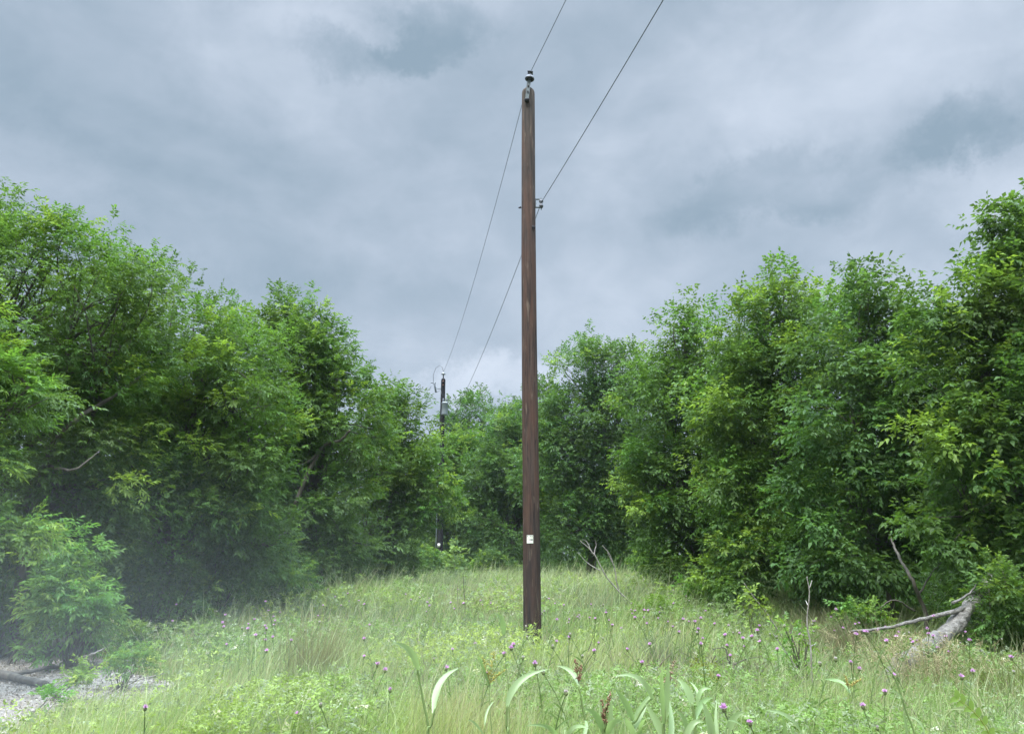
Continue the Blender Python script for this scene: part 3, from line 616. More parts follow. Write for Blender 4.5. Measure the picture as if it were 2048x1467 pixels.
make_tree('broadleaf_tree', 'dark leaved tree with bare limbs showing in a sky gap, right row', B(1760, 14),
    LB([(1735, 600, 42, 48), (1800, 660, 60, 55), (1720, 690, 90, 80), (1830, 740, 70, 60), (1700, 830, 110, 90), (1790, 930, 110, 90), (1700, 1010, 110, 80), (1860, 860, 70, 80), (1870, 1020, 70, 70), (1800, 760, 80, 70), (1800, 1060, 90, 60, .4), (1690, 1110, 90, 50, -.3), (1720, 1170, 80, 30, .6)], 14),
    111, .125, .55, 5, 38, .42, .92, G_DEEP * 1.2, .12, .075, group=GRP_R, spread=68, inner=.2)
make_tree('broadleaf_tree', 'tall star leaved tree cut by the right photo edge', B(2040, 12),
    LB([(1925, 620, 75, 70), (2040, 450, 75, 70), (1970, 520, 50, 50), (1990, 430, 35, 30), (2050, 620, 110, 110), (1930, 740, 85, 75), (2040, 800, 130, 110), (1930, 880, 90, 80), (2030, 980, 120, 90), (1920, 1020, 85, 75), (2030, 1110, 100, 70), (2180, 700, 120, 250)], 11.3),
    112, .115, .55, 5, 40, .36, .95, G_MID, .2, .09, group=GRP_R, spread=70, inner=.25)
# hanging boughs that reach into the picture from the near left
make_tree('broadleaf_tree', 'near bright branches entering at the left photo edge, half way up', (-7.3, 8.6, 0),
    LB([(-60, 760, 130, 75), (60, 770, 55, 40), (-80, 930, 90, 50), (-50, 1060, 110, 50), (-120, 640, 120, 120), (-40, 660, 60, 60)], 8.8),
    113, .085, .34, 9, 30, .30, .85, G_MID * 1.2, .4, .10, group=GRP_L, wind=(.5, -.1, -.05))

# understorey shrubs and saplings
GRP_S = 'shrubs and saplings along the meadow edges'
def shrub(label, px, Y, rows, seed, leaf=.06, ratio=.42, nleaf=7, per=26, tr=.2, dens=1.0, col=G_MID, young=.2, r=.015, name='shrub', cat='shrub', **kw):
    make_tree(name, label, B(px, Y), LB(rows, Y), seed, leaf, ratio, nleaf, per, tr, dens, col, young, r, cat, GRP_S, back=.7, limbs=False, **kw)
LG = np.array([.10, .19, .05])
shrub('large pale green shrub beside the bare gravel at the left', 165, 11.3, [(118, 1105, 30, 40), (170, 1118, 18, 30), (108, 1170, 38, 45), (168, 1190, 38, 42), (140, 1238, 58, 45), (105, 1280, 32, 28), (188, 1250, 26, 22)], 201, .085, .34, 7, 18, .2, .85, LG * 1.5, .35, .02, droop=.3)
shrub('small light shrub at the grass edge right of the large left shrub', 370, 15, [(375, 1205, 28, 32), (345, 1235, 35, 25)], 202, .06, per=16, col=LG, young=.4)
shrub('slender pale sapling standing before the dark trunks at the left', 560, 17, [(570, 1100, 25, 22), (545, 1135, 32, 30), (580, 1165, 38, 35), (540, 1185, 40, 28)], 203, .07, per=16, col=LG, young=.4, name='sapling', cat='sapling')
shrub('broad leaved pale sapling in front of the far pole foot', 908, 33, [(905, 1118, 17, 18), (900, 1140, 19, 16), (925, 1145, 14, 14)], 204, .17, .75, 5, 8, .28, .8, np.array([.16, .25, .08]), .4, .02, name='sapling', cat='sapling')
shrub('rounded bush left of the far pole foot', 840, 33, [(835, 1140, 42, 25), (870, 1130, 18, 22), (800, 1150, 35, 20)], 205, .10, .45, per=18, tr=.28, col=LG, young=.35)
shrub('low bush behind the grass, between far pole and brown pole', 985, 35, [(985, 1125, 30, 20), (1010, 1140, 25, 15), (960, 1145, 30, 14)], 206, .10, .45, per=18, tr=.28, col=LG * .85, young=.3)
shrub('yellow green bush at the foot of the lopsided tree', 1310, 25, [(1308, 1130, 22, 22), (1325, 1150, 26, 20), (1295, 1160, 22, 16)], 207, .09, .45, per=18, tr=.24, col=LG * 1.1, young=.6)
shrub('bright yellow bush in the meadow right of the brown pole', 1305, 15.5, [(1290, 1225, 24, 16), (1318, 1215, 16, 14), (1300, 1250, 34, 18)], 208, .06, .5, per=18, tr=.15, col=LG * 1.25, young=.85)
shrub('leafy green bush below the dark right trees, left of the dead log', 1700, 12.0, [(1690, 1228, 28, 14), (1730, 1222, 22, 14), (1755, 1250, 20, 18), (1700, 1250, 50, 16)], 209, .055, .5, per=16, tr=.13, col=LG * 1.1, young=.5)
shrub('green bush around the white dead stem', 1595, 8.8, [(1590, 1265, 22, 18), (1605, 1300, 28, 18), (1585, 1330, 22, 18), (1650, 1405, 38, 20), (1690, 1390, 24, 16)], 210, .042, .5, per=9, tr=.11, dens=.55, col=LG * 1.7, young=.6)
shrub('wide mid green bush between the yellow bush and the right trees', 1430, 17, [(1430, 1200, 60, 24), (1480, 1225, 50, 22), (1390, 1185, 35, 22)], 211, .07, .45, per=16, tr=.2, col=G_MID * 1.5, young=.2)
shrub('low dark bush under the left trees behind the straw coloured grass', 470, 18, [(470, 1180, 60, 30), (400, 1190, 45, 30)], 212, .075, .45, per=16, tr=.24, col=G_MID, young=.1)
shrub('dark bush under the tree that reaches the far pole', 740, 25, [(740, 1125, 55, 30), (690, 1150, 50, 24), (790, 1140, 40, 24)], 213, .09, .45, per=18, tr=.28, col=G_MID, young=.15)
shrub('shaded bush right of the dead log at the right photo edge', 1980, 10.2, [(1990, 1190, 60, 50), (2050, 1220, 60, 50), (1975, 1250, 40, 30)], 214, .065, .45, per=18, tr=.17, col=G_MID, young=.15)
shrub('small sapling in the shade at the left photo edge, beside gravel', 45, 12.2, [(50, 1295, 22, 22), (45, 1325, 20, 14)], 215, .06, .42, per=14, tr=.12, col=LG, young=.2, name='sapling', cat='sapling')
shrub('yellow green ferny weed beside the small fallen log', 130, 8.8, [(150, 1362, 24, 12), (130, 1380, 24, 12), (165, 1350, 14, 8)], 216, .035, .4, 9, 20, .07, 1.1, LG * 1.4, .8, .006, name='weed', cat='weed')
shrub('dark leaved weed at the lower left photo corner', 85, 7.3, [(105, 1405, 24, 16), (85, 1425, 28, 20), (70, 1450, 26, 20)], 217, .045, .4, 7, 16, .07, 1, G_MID * 1.6, .1, .006, name='weed', cat='weed')
shrub('lime green low bush right of the gravel strip', 265, 9.6, [(265, 1310, 34, 14), (285, 1322, 28, 14), (240, 1325, 30, 14)], 218, .035, .4, 7, 18, .09, 1, LG * 1.35, .6, .006)
shrub('small climbing vine with yellow leaves on the foot of the brown pole', 1069, 12.72, [(1070, 1255, 8, 8), (1066, 1270, 9, 8), (1072, 1285, 6, 8)], 219, .05, .6, 3, 3, .05, .6, np.array([.25, .32, .07]), .7, .005, name='vine', cat='vine')
shrub('golden leaved small bush beside the dry brush heap', 1410, 8.6, [(1402, 1345, 18, 14), (1425, 1362, 16, 12), (1400, 1362, 12, 8)], 220, .04, .4, 5, 14, .06, 1, np.array([.26, .28, .05]), .8, .005)
shrub('thin green weed bush beside the lilac flowers at the left grass edge', 235, 12.5, [(250, 1280, 38, 20), (290, 1290, 30, 16)], 221, .05, .42, 7, 14, .12, 1, LG, .2, .006)

shrub('shaded green bush at the trunk foot behind the large pale shrub', 320, 14.4, [(320, 1150, 60, 50), (270, 1180, 45, 45), (370, 1180, 50, 40), (320, 1215, 70, 30)], 223, .08, .42, per=16, tr=.24, col=G_MID, young=.15)
shrub('mid green bush under the mossy forked trunk', 440, 15.6, [(430, 1150, 50, 45), (480, 1130, 40, 40), (410, 1190, 45, 30)], 224, .08, .42, per=16, tr=.24, col=G_MID, young=.15)
shrub('dim bush at the foot of the tree with two pointed tops', 620, 20, [(600, 1120, 50, 35), (660, 1130, 45, 32), (560, 1150, 45, 26)], 225, .09, .42, per=16, tr=.26, col=G_MID, young=.15)
shrub('dim bush at the left photo edge behind the gravel', 20, 13, [(10, 1180, 50, 60), (50, 1230, 40, 45), (-20, 1260, 50, 40)], 226, .08, .42, per=14, tr=.24, col=G_MID, young=.1)
# extra trees of the same rows, standing behind
def bush_mass():
    """the wood beyond both rows: one mass of foliage and stems"""
    rng = np.random.default_rng(77); rr = random.Random(77); P, O = [], []; mb = MB()
    spots = [(-11.5 - rr.uniform(0, 2.5), y + rr.uniform(-1, 1), rr.uniform(6.0, 8.2)) for y in range(9, 48, 4)] + [(11.2 + rr.uniform(0, 2.5), y + rr.uniform(-1, 1), rr.uniform(5.6, 7.6)) for y in range(9, 48, 4)]
    spots += [(x + rr.uniform(-1, 1), 56 + rr.uniform(-1, 3), rr.uniform(6.5, 8.2)) for x in range(-16, 20, 3)]; spots += [(x + rr.uniform(-1, 1), 50 + rr.uniform(-2, 4), rr.uniform(6.5, 8.2)) for x in range(-16, 18, 4)] + [(-16 - rr.uniform(0, 3), y, rr.uniform(6, 8)) for y in range(12, 50, 6)] + [(16 + rr.uniform(0, 3), y, rr.uniform(6, 8)) for y in range(12, 50, 6)]
    for (x, y, h) in spots:
        lob = []
        for k in range(7):
            a = rr.uniform(0, 6.28); q = rr.uniform(0, 1.5); z = h * (.12 + .73 * (k / 6)); r = rr.uniform(1.2, 1.8); lob.append(((x + q * math.cos(a), y + q * math.sin(a), z), (r, r, r * .85)))
        p, o = crown_points(lob, rng, .55, .6, .5, .2); P.append(p); O.append(o)
        mb.tube([(x, y, -.2), (x + rr.uniform(-.3, .3), y, h * .4), (x + rr.uniform(-.6, .6), y, h * .8)], [.17, .13, .05], 6)
    P = np.concatenate(P); O = np.concatenate(O); nt = len(P); cnt = rng.integers(12, 20, nt); idx = np.repeat(np.arange(nt), cnt); n = len(idx)
    SP = P[idx] + rng.normal(size=(n, 3)) * [.38, .38, .28]; SD = unit(O[idx] + rng.normal(size=(n, 3)) * .6)
    col = (G_MID * rng.uniform(.75, 1.2, (nt, 1)))[idx]
    V, FI, sz, cc = sprigs(SP, SD, rng, .38, .19, .5, 5, col)
    o = np_mesh('distant_wood', V, FI, sz, cc, M_LEAF); tag(o, 'dense green wood filling the space behind both tree rows', 'wood', kind='stuff')
    tag(mb.build('wood_stems', M_BARK), 'dim grey stems inside the wood behind the tree rows', 'stems', kind='stuff')
bush_mass()
def understorey():
    """low shaded growth below the rows: closes the view under the crowns"""
    rng = np.random.default_rng(78); n = 5200; s = rng.random(n) < .5; y = rng.uniform(8.5, 42, n)
    l, r = field_edges(y); e = np.where(s, np.minimum(l - .5, -6.6), r + .35); t = .3 + rng.random(n) * 4.7
    x = np.where(s, e - t, e + t); k = ~bare(x, y) & ~((x < -4) & (y < 14)) & ~((x > 5) & (y < 15) & (x < 9.2)) & ~((rng.random(n) < .6) & s & (t < 3)); x, y, t = x[k], y[k], t[k]; n = len(x)
    h = (.12 + .75 * rng.random(n) * np.clip(.35 + t / 2.2, 0, 1.6)); P = np.stack([x, y, h], 1)
    idx = np.repeat(np.arange(n), 9); m = len(idx); SP = P[idx] + rng.normal(size=(m, 3)) * [.16, .16, .14]; SP[:, 2] = np.abs(SP[:, 2])
    SD = unit(rng.normal(size=(m, 3)) + [0, -.2, .7]); col = (G_MID * 1.1 * rng.uniform(.6, 1.3, (n, 1)))[idx]
    # end of the meadow
    n2 = 1500; x2 = rng.uniform(-6, 7, n2); y2 = rng.uniform(36.5, 46, n2); P2 = np.stack([x2, y2, rng.uniform(.2, 1.1 + (y2 - 36) * .12, n2)], 1)
    i2 = np.repeat(np.arange(n2), 9); SP2 = P2[i2] + rng.normal(size=(len(i2), 3)) * .2; SD2 = unit(rng.normal(size=(len(i2), 3)) + [0, -.2, .7]); c2 = (G_MID * rng.uniform(.7, 1.3, (n2, 1)))[i2]
    V, FI, sz, cc = sprigs(np.concatenate([SP, SP2]), np.concatenate([SD, SD2]), rng, .19, .095, .42, 5, np.concatenate([col, c2]))
    tag(np_mesh('undergrowth', V, FI, sz, cc, M_LEAF), 'low dim undergrowth beneath the trees at the meadow edges', 'undergrowth', kind='stuff')
understorey()

# ------------------------------------------------------------------ dead wood
def bent(pts, n=6, seed=0, wob=.02):
    rr = random.Random(seed); out = []; pts = [Vector(p) for p in pts]
    for i in range(len(pts) - 1):
        p0 = pts[max(i - 1, 0)]; p1 = pts[i]; p2 = pts[i + 1]; p3 = pts[min(i + 2, len(pts) - 1)]
        for k in range(n):
            t = k / n; q = .5 * ((2 * p1) + (p2 - p0) * t + (2 * p0 - 5 * p1 + 4 * p2 - p3) * t * t + (3 * p1 - p0 - 3 * p2 + p3) * t ** 3)
            out.append(q + Vector((rr.uniform(-wob, wob), rr.uniform(-wob, wob), rr.uniform(-wob, wob))))
    return out + [pts[-1]]
def tp(a, b, n): return [a + (b - a) * i / (n - 1) for i in range(n)]
def dead_log():
    root = empty('dead_log', at(1800, 1345, 9.2), 'thick grey barkless dead log leaning up out of the weeds at the right', 'dead log')
    o = root.location; f = lambda *p: at(*p) - o
    p = bent([f(1770, 1385, 9.15), f(1800, 1335, 9.3), f(1850, 1298, 9.6), f(1905, 1255, 10.0), f(1940, 1212, 10.3), f(1975, 1165, 10.8), f(2010, 1120, 11.3)], 7, 1, .012)
    mb = MB(); mb.tube(p, [q * (1 + .12 * math.sin(i * .9)) for i, q in enumerate(tp(.125, .065, len(p)))], 14, wob=.13, rng=random.Random(5)); mb.build('trunk', M_GREYWOOD, root)
    b = bent([f(1700, 1262, 9.6), f(1770, 1255, 9.7), (f(1840, 1238, 9.85)), f(1900, 1225, 10.0), f(1935, 1212, 10.25)], 5, 2, .006)
    mb = MB(); mb.tube(b, tp(.012, .035, len(b)), 8, wob=.12, rng=random.Random(6)); mb.build('branch', M_GREYWOOD, root)
    for i, q in enumerate([[(1905, 1205, 10.0), (1935, 1190, 10.2), (1955, 1165, 10.4)], [(1965, 1300, 9.6), (1985, 1330, 9.5), (2000, 1345, 9.4)], [(1880, 1260, 10), (1930, 1262, 10.4), (1965, 1240, 10.7)]]):
        mb = MB(); bb = bent([f(*k) for k in q], 5, i, .008); mb.tube(bb, tp(.022, .006, len(bb)), 6); mb.build('branch', M_GREYWOOD, root)
dead_log()
def dead_stem(label, rows, Y, r0, seed, mat=M_TWIG, name='dead_sapling', cat='dead sapling', r1=.003):
    o = at(*rows[0][0], Y); root = empty(name, o, label, cat, 'bare dead stems in the meadow')
    for i, row in enumerate(rows):
        pts = bent([at(p[0], p[1], Y + .05 * i * (k > 0)) - o for k, p in enumerate(row)], 5, seed + i, .0035 * Y / 9); mb = MB()
        rr_ = r0 if i == 0 else r0 * .6; mb.tube(pts, tp(rr_, r1 if i else max(r1, r0 * .35), len(pts)), 6); mb.build('stem' if i == 0 else 'twig', mat, root)
dead_stem('tall whitish dead stem with forked tip near the dry brush', [[(1628, 1450), (1624, 1380), (1622, 1300), (1614, 1240), (1619, 1190), (1614, 1152)], [(1618, 1178), (1624, 1160)], [(1624, 1385), (1590, 1330), (1545, 1265)], [(1626, 1425), (1640, 1400), (1652, 1378)], [(1622, 1292), (1632, 1286)], [(1616, 1210), (1611, 1200)]], 8.4, .012, 1)
dead_stem('bare pale branch forking upward against the dark trees', [[(1300, 1250), (1270, 1215), (1215, 1155), (1190, 1110), (1160, 1080)], [(1185, 1108), (1175, 1085), (1165, 1078)], [(1187, 1110), (1192, 1090), (1190, 1078)], [(1200, 1140), (1175, 1125), (1155, 1104)]], 17, .022, 20)
dead_stem('thin curved bare branch right of the forking one', [[(1255, 1210), (1236, 1175), (1230, 1140), (1220, 1110), (1205, 1090)], [(1228, 1130), (1215, 1105)]], 17.5, .018, 30)
dead_stem('thin leaning stem topped by yellow leaves at the right', [[(1590, 1310), (1556, 1260), (1525, 1215), (1505, 1190), (1488, 1165)], [(1500, 1185), (1492, 1175)]], 13, .016, 40)
shrub('yellow leaf tuft on the thin leaning stem at the right', 1506, 12.95, [(1508, 1205, 12, 14), (1500, 1195, 8, 8), (1518, 1222, 8, 10)], 222, .07, .6, 3, 6, .08, 1, np.array([.25, .34, .07]), .8, .005, name='leaf_tuft', cat='leaves')
dead_stem('two pronged dark twig standing left of the brown pole', [[(930, 1255), (930, 1215), (928, 1180), (926, 1150)], [(930, 1240), (917, 1210), (914, 1165)]], 16.5, .014, 50, M_BARK)
dead_stem('curved dead branch lying in the grass before the brown pole', [[(1010, 1405), (975, 1403), (940, 1400), (912, 1392)], [(968, 1398), (950, 1382), (925, 1374), (903, 1369)], [(968, 1400), (990, 1400), (1015, 1408)]], 8.3, .013, 60)
dead_stem('crooked dark twig standing in the dry brush heap', [[(1475, 1395), (1465, 1340), (1456, 1318), (1450, 1295), (1425, 1298)], [(1455, 1315), (1452, 1300)], [(1470, 1345), (1445, 1352), (1435, 1365)], [(1462, 1330), (1490, 1318), (1520, 1312)]], 9.0, .012, 70, M_BARK)
def fallen_log(label, pts, r0, r1, seed, mat=M_BARK, name='fallen_log', cat='log', wob=.1):
    o = Vector(pts[0]); mb = MB(); p = bent([Vector(q) - o for q in pts], 6, seed, .008); mb.tube(p, tp(r0, r1, len(p)), 10, wob=wob, rng=random.Random(seed))
    tag(mb.build(name, mat, loc=o), label, cat)
def gp(px, py, Y): p = at(px, py, Y); return p
def on_ground(px, py, h=0.):
    dy = (733.5 - py) / F; c, s = math.cos(PITCH), math.sin(PITCH); f = c - dy * s; u = s + dy * c
    Y = (h - CZ) / (u / f); return at(px, py, Y)
fallen_log('short thick fallen log on the gravel at the left photo edge', [on_ground(-10, 1343, .09), on_ground(40, 1357, .09), on_ground(92, 1369, .09)], .052, .042, 3)
fallen_log('long thin fallen branch lying behind the short log', [on_ground(8, 1348, .10), on_ground(60, 1342, .12), on_ground(105, 1333, .08), on_ground(170, 1336, .05), on_ground(240, 1338, .03)], .032, .014, 4, name='fallen_branch', cat='branch')
fallen_log('thin pale stick lying across the gravel toward the grass', [on_ground(200, 1395, .06), on_ground(250, 1365, .08), on_ground(330, 1345, .1)], .012, .006, 5, M_TWIG, 'stick', 'stick')
fallen_log('arched grey twig above the gravel below the large shrub', [on_ground(120, 1325, .05), at(170, 1312, 10.9), at(205, 1298, 11), at(222, 1285, 11)], .016, .006, 6, M_TWIG, 'stick', 'stick')
# bare limbs showing in and under the crowns
def limb(label, rows, r0, seed, mat=M_BARK):
    o = at(*rows[0][0]); root = empty('leaning_trunk', o, label, 'tree trunk', 'bare trunks under the tree rows')
    for i, row in enumerate(rows):
        pts = bent([at(*p) - o for p in row], 6, seed + i, .012); mb = MB(); mb.tube(pts, tp(r0 * (1 if i == 0 else .5), r0 * (.45 if i == 0 else .12), len(pts)), 8, wob=.06, rng=random.Random(seed))
        mb.build('stem' if i == 0 else 'branch', mat, root)
limb('slim curved trunk behind the dead log at the right', [[(1862, 1280, 11.6), (1845, 1210, 11.6), (1825, 1160, 11.5), (1805, 1125, 11.8), (1790, 1095, 12.4), (1780, 1070, 13.0)], [(1838, 1190, 11.6), (1860, 1150, 11.7), (1885, 1120, 11.8)], [(1830, 1220, 11.6), (1790, 1200, 11.4), (1760, 1215, 11.3)]], .034, 1)
limb('mossy forked trunk under the second left tree', [[(400, 1200, 16.4), (425, 1150, 16.4), (450, 1110, 16.2), (480, 1092, 16.0), (530, 1088, 16.2), (580, 1060, 16.6)], [(430, 1150, 16.4), (445, 1080, 16.6), (440, 1000, 16.8)]], .09, 10)
limb('grey limb slanting up inside the leftmost tree', [[(30, 1240, 12.9), (70, 1000, 12.6), (105, 895, 12.2), (150, 840, 12.1), (230, 790, 12.6), (300, 740, 13)], [(90, 930, 12.4), (150, 938, 11.7), (200, 900, 11.9)]], .06, 20)
limb('dark trunk standing under the reaching tree', [[(722, 1190, 22), (718, 1140, 22), (705, 1090, 22), (690, 1050, 22)], [(715, 1120, 22), (735, 1080, 22.2)]], .11, 30)
limb('dark limb crossing the gap between third and fourth left trees', [[(590, 1010, 19.4), (640, 900, 19.4), (680, 880, 19.3), (700, 860, 19.2)], [(645, 895, 19.4), (610, 925, 19.3), (560, 930, 19.2)]], .06, 40)

# ------------------------------------------------------------------ tall broad-bladed grass in front
GRP_J = 'tall broad bladed grass stalks in the foreground'
JG = (.25, .37, .15); JP = (.38, .48, .26)
def quad(a, b, c, n=9):
    a, b, c = Vector(a), Vector(b), Vector(c); k = b * 2 - (a + c) * .5     # curve passes through b
    return [a * (1 - t) ** 2 + k * 2 * t * (1 - t) + c * t * t for t in [i / n for i in range(n + 1)]]
def stalk(label, Y, stem, leaves, heads=(), seed=0, col=JG, head_col=(.34, .30, .09), sr=.0075):
    rr = random.Random(seed); b = at(*stem[0], Y); base = Vector((b.x, Y, float(gz(b.x, Y)) - .02)); root = empty('tall_grass_stalk', base, label, 'grass stalk', GRP_J)
    mb = MB(); pts = bent([Vector((0, 0, 0))] + [at(*p, Y) - base for p in stem], 4, seed, .0); mb.tube(pts, tp(sr, sr * .5, len(pts)), 6, (.24, .33, .12)); mb.build('stem', M_BLADE, root)
    for i, (a, m, t, w) in enumerate(leaves):
        dz = rr.uniform(-.12, .12); P = quad(at(*a, Y) - base, at(*m, Y + dz) - base, at(*t, Y + dz * 2) - base)
        mb = MB(); c = Vector(col).lerp(Vector(JP), rr.uniform(0, .7)); mb.ribbon(P, w * .8 * Y / F, tuple(c), .22, face=Vector((rr.uniform(-.4, .4), -1, rr.uniform(.1, .9)))); mb.build('leaf', M_BLADE, root)
    for (a, t) in heads:
        mb = MB(); A = at(*a, Y) - base; T = at(*t, Y) - base; L_ = (T - A).length
        mb.tube([A, A.lerp(T, .5), T], [.002, .0015, .0008], 4, head_col)
        for k in range(34):
            u = rr.random() ** .8; p = A.lerp(T, u); d = Vector((rr.uniform(-1, 1), rr.uniform(-1, 1), rr.uniform(.5, 1.6))).normalized() * L_ * rr.uniform(.18, .42) * (1.1 - u * .7)
            hc = Vector(head_col) * rr.uniform(.7, 1.3); mb.tube([p, p + d * .6, p + d + Vector((0, 0, -.01))], [.001, .0028, .0008], 4, tuple(hc))
        mb.build('seed_head', M_DRY, root)
RED = (.27, .16, .10)
stalk('single stalk with one leaf bending left at its top, before the meadow', 3.6, [(858, 1500), (846, 1400), (834, 1335)], [((836, 1340), (818, 1300), (783, 1284), 15)], seed=1)
stalk('stalk with one upright leaf bending right, left of the pole', 3.4, [(852, 1500), (862, 1450), (870, 1415)], [((868, 1425), (882, 1365), (918, 1335), 18)], seed=2)
stalk('short pale leaf on a reddish stalk close left of the pole foot', 5.4, [(1018, 1400), (1012, 1330), (1008, 1265)], [((1008, 1268), (1003, 1240), (989, 1226), 13)], seed=3, sr=.005)
stalk('yellow plume of seed left of the pole, above the lying branch', 5.0, [(984, 1480), (980, 1420), (979, 1370)], [((979, 1372), (965, 1330), (955, 1310), 6)], [((979, 1375), (988, 1305)), ((979, 1365), (1010, 1340)), ((980, 1370), (965, 1315))], 4, head_col=(.42, .38, .10), sr=.004)
stalk('arched long leaf bending right beneath the pole foot', 3.4, [(1016, 1500), (1013, 1450), (1014, 1408)], [((1014, 1412), (1040, 1362), (1098, 1337), 16)], seed=5)
stalk('stalk with a reddish seed head and left bent leaf, under the pole', 3.5, [(1178, 1500), (1168, 1430), (1157, 1368)], [((1158, 1372), (1142, 1342), (1112, 1330), 11), ((1160, 1395), (1150, 1375), (1130, 1365), 5)], [((1158, 1366), (1150, 1318)), ((1157, 1362), (1163, 1330))], 6, head_col=RED)
stalk('leafy clump stalk with the reddest seed head in the foreground', 3.1, [(1206, 1500), (1210, 1460), (1214, 1420)], [((1205, 1462), (1190, 1428), (1166, 1417), 15), ((1212, 1470), (1206, 1430), (1202, 1398), 14), ((1214, 1475), (1226, 1446), (1248, 1441), 15), ((1224, 1500), (1222, 1440), (1224, 1390), 13)], [((1212, 1430), (1221, 1385)), ((1210, 1450), (1203, 1400))], 7, head_col=RED)
stalk('clump stalk whose leaf arches widest to the left', 3.1, [(1262, 1500), (1272, 1440), (1304, 1392)], [((1306, 1398), (1276, 1356), (1230, 1352), 13), ((1266, 1440), (1248, 1404), (1228, 1374), 18), ((1262, 1468), (1282, 1420), (1309, 1380), 19), ((1272, 1480), (1258, 1446), (1244, 1436), 14), ((1280, 1490), (1286, 1447), (1302, 1436), 17)], seed=8)
stalk('tallest central stalk with a stiff upright spear leaf', 3.0, [(1328, 1500), (1330, 1440), (1332, 1400)], [((1330, 1440), (1334, 1385), (1338, 1318), 15), ((1327, 1450), (1322, 1370), (1325, 1326), 12), ((1330, 1480), (1312, 1440), (1288, 1402), 17), ((1338, 1490), (1342, 1440), (1336, 1395), 14)], [((1334, 1370), (1350, 1322))], 9, head_col=(.32, .24, .16), sr=.007)
stalk('clump stalk with two drooping leaves before the brush heap', 3.1, [(1392, 1500), (1390, 1440), (1384, 1405)], [((1384, 1412), (1372, 1375), (1353, 1357), 17), ((1398, 1396), (1390, 1375), (1378, 1362), 8), ((1394, 1410), (1404, 1380), (1424, 1378), 10), ((1390, 1440), (1404, 1405), (1428, 1394), 13), ((1378, 1490), (1368, 1440), (1350, 1420), 12)], seed=10)
stalk('clump stalk with one broad upright leaf at its right side', 2.9, [(1424, 1500), (1420, 1460), (1414, 1430)], [((1424, 1490), (1416, 1440), (1404, 1402), 22), ((1368, 1490), (1385, 1448), (1410, 1444), 14), ((1440, 1490), (1432, 1440), (1434, 1400), 8)], seed=11)
stalk('rightmost clump stalk with leaves parting both ways', 3.0, [(1458, 1500), (1456, 1470), (1454, 1450)], [((1452, 1475), (1466, 1436), (1490, 1424), 17), ((1500, 1480), (1480, 1450), (1456, 1440), 12)], seed=12)
stalk('low stalks at the bottom photo edge left of the leafy clump', 3.0, [(1130, 1500), (1132, 1480), (1136, 1468)], [((1134, 1480), (1150, 1455), (1178, 1456), 14), ((1120, 1490), (1100, 1455), (1052, 1450), 10), ((1160, 1490), (1172, 1452), (1168, 1440), 9)], seed=13)
stalk('lone long leaf arching left, between clump and white dead stem', 3.0, [(1612, 1500), (1606, 1480), (1600, 1465)], [((1606, 1478), (1578, 1436), (1532, 1420), 15), ((1572, 1500), (1566, 1450), (1562, 1425), 14)], seed=14)
stalk('short leaf with golden seed plume right of the white dead stem', 5.0, [(1708, 1470), (1702, 1420), (1697, 1372)], [((1698, 1385), (1680, 1364), (1648, 1357), 14)], [((1697, 1378), (1690, 1350)), ((1698, 1375), (1722, 1358))], 15, head_col=(.40, .33, .10), sr=.004)
stalk('long bare pale stalk leaning left in the right foreground', 4.2, [(1836, 1500), (1812, 1420), (1790, 1355), (1766, 1328)], [((1806, 1400), (1800, 1390), (1784, 1378), 5), ((1816, 1470), (1810, 1440), (1806, 1420), 6)], seed=16, sr=.006)
stalk('upright thin stalk near the tan seed haze at the right', 4.6, [(1862, 1500), (1861, 1440), (1861, 1385)], [((1850, 1470), (1835, 1440), (1808, 1432), 6)], seed=17, sr=.0035)
stalk('bent dry leaf at the lower right photo edge', 4.0, [(1990, 1500), (1968, 1440), (1945, 1395)], [((1965, 1440), (1935, 1418), (1890, 1420), 8), ((1960, 1415), (1950, 1390), (1930, 1372), 6)], seed=18, col=(.30, .32, .13), sr=.004)
stalk('fine leaved stalk at the bottom edge left of the clump', 4.0, [(965, 1500), (968, 1470), (972, 1440)], [((970, 1450), (975, 1420), (990, 1400), 5), ((968, 1470), (950, 1445), (935, 1440), 5)], seed=19, sr=.003)
def frond():
    o = at(1985, 1500, 2.6); root = empty('compound_leaf', (o.x, o.y, 0), 'bright lime compound leaf close to the lower right photo corner', 'leaf')
    base = root.location; mb = MB(); pts = bent([at(2010, 1560, 2.6) - base, at(1980, 1470, 2.6) - base, at(1950, 1425, 2.6) - base, at(1915, 1397, 2.6) - base], 5, 1, 0)
    st = MB(); g = Vector((0.0, 0.02, 0)); st.tube([g, pts[0].lerp(g, .4), pts[0]] + pts[1:], tp(.003, .001, len(pts) + 2), 5, (.3, .36, .08)); st.build('stem', M_GRASS, root)
    for i in range(3, len(pts), 2):
        for s in (-1, 1):
            d = (pts[min(i + 1, len(pts) - 1)] - pts[i - 1]).normalized(); sd = d.cross(Vector((0, -1, .2))).normalized() * s; a = pts[i]; b = a + (sd * .8 + d * .5).normalized() * .030
            m = MB(); m.ribbon(quad(a, a.lerp(b, .5) + Vector((0, 0, .004)), b, 4), .017, (.19, .30, .06), .12); m.build('leaflet', M_GRASS, root)
frond()
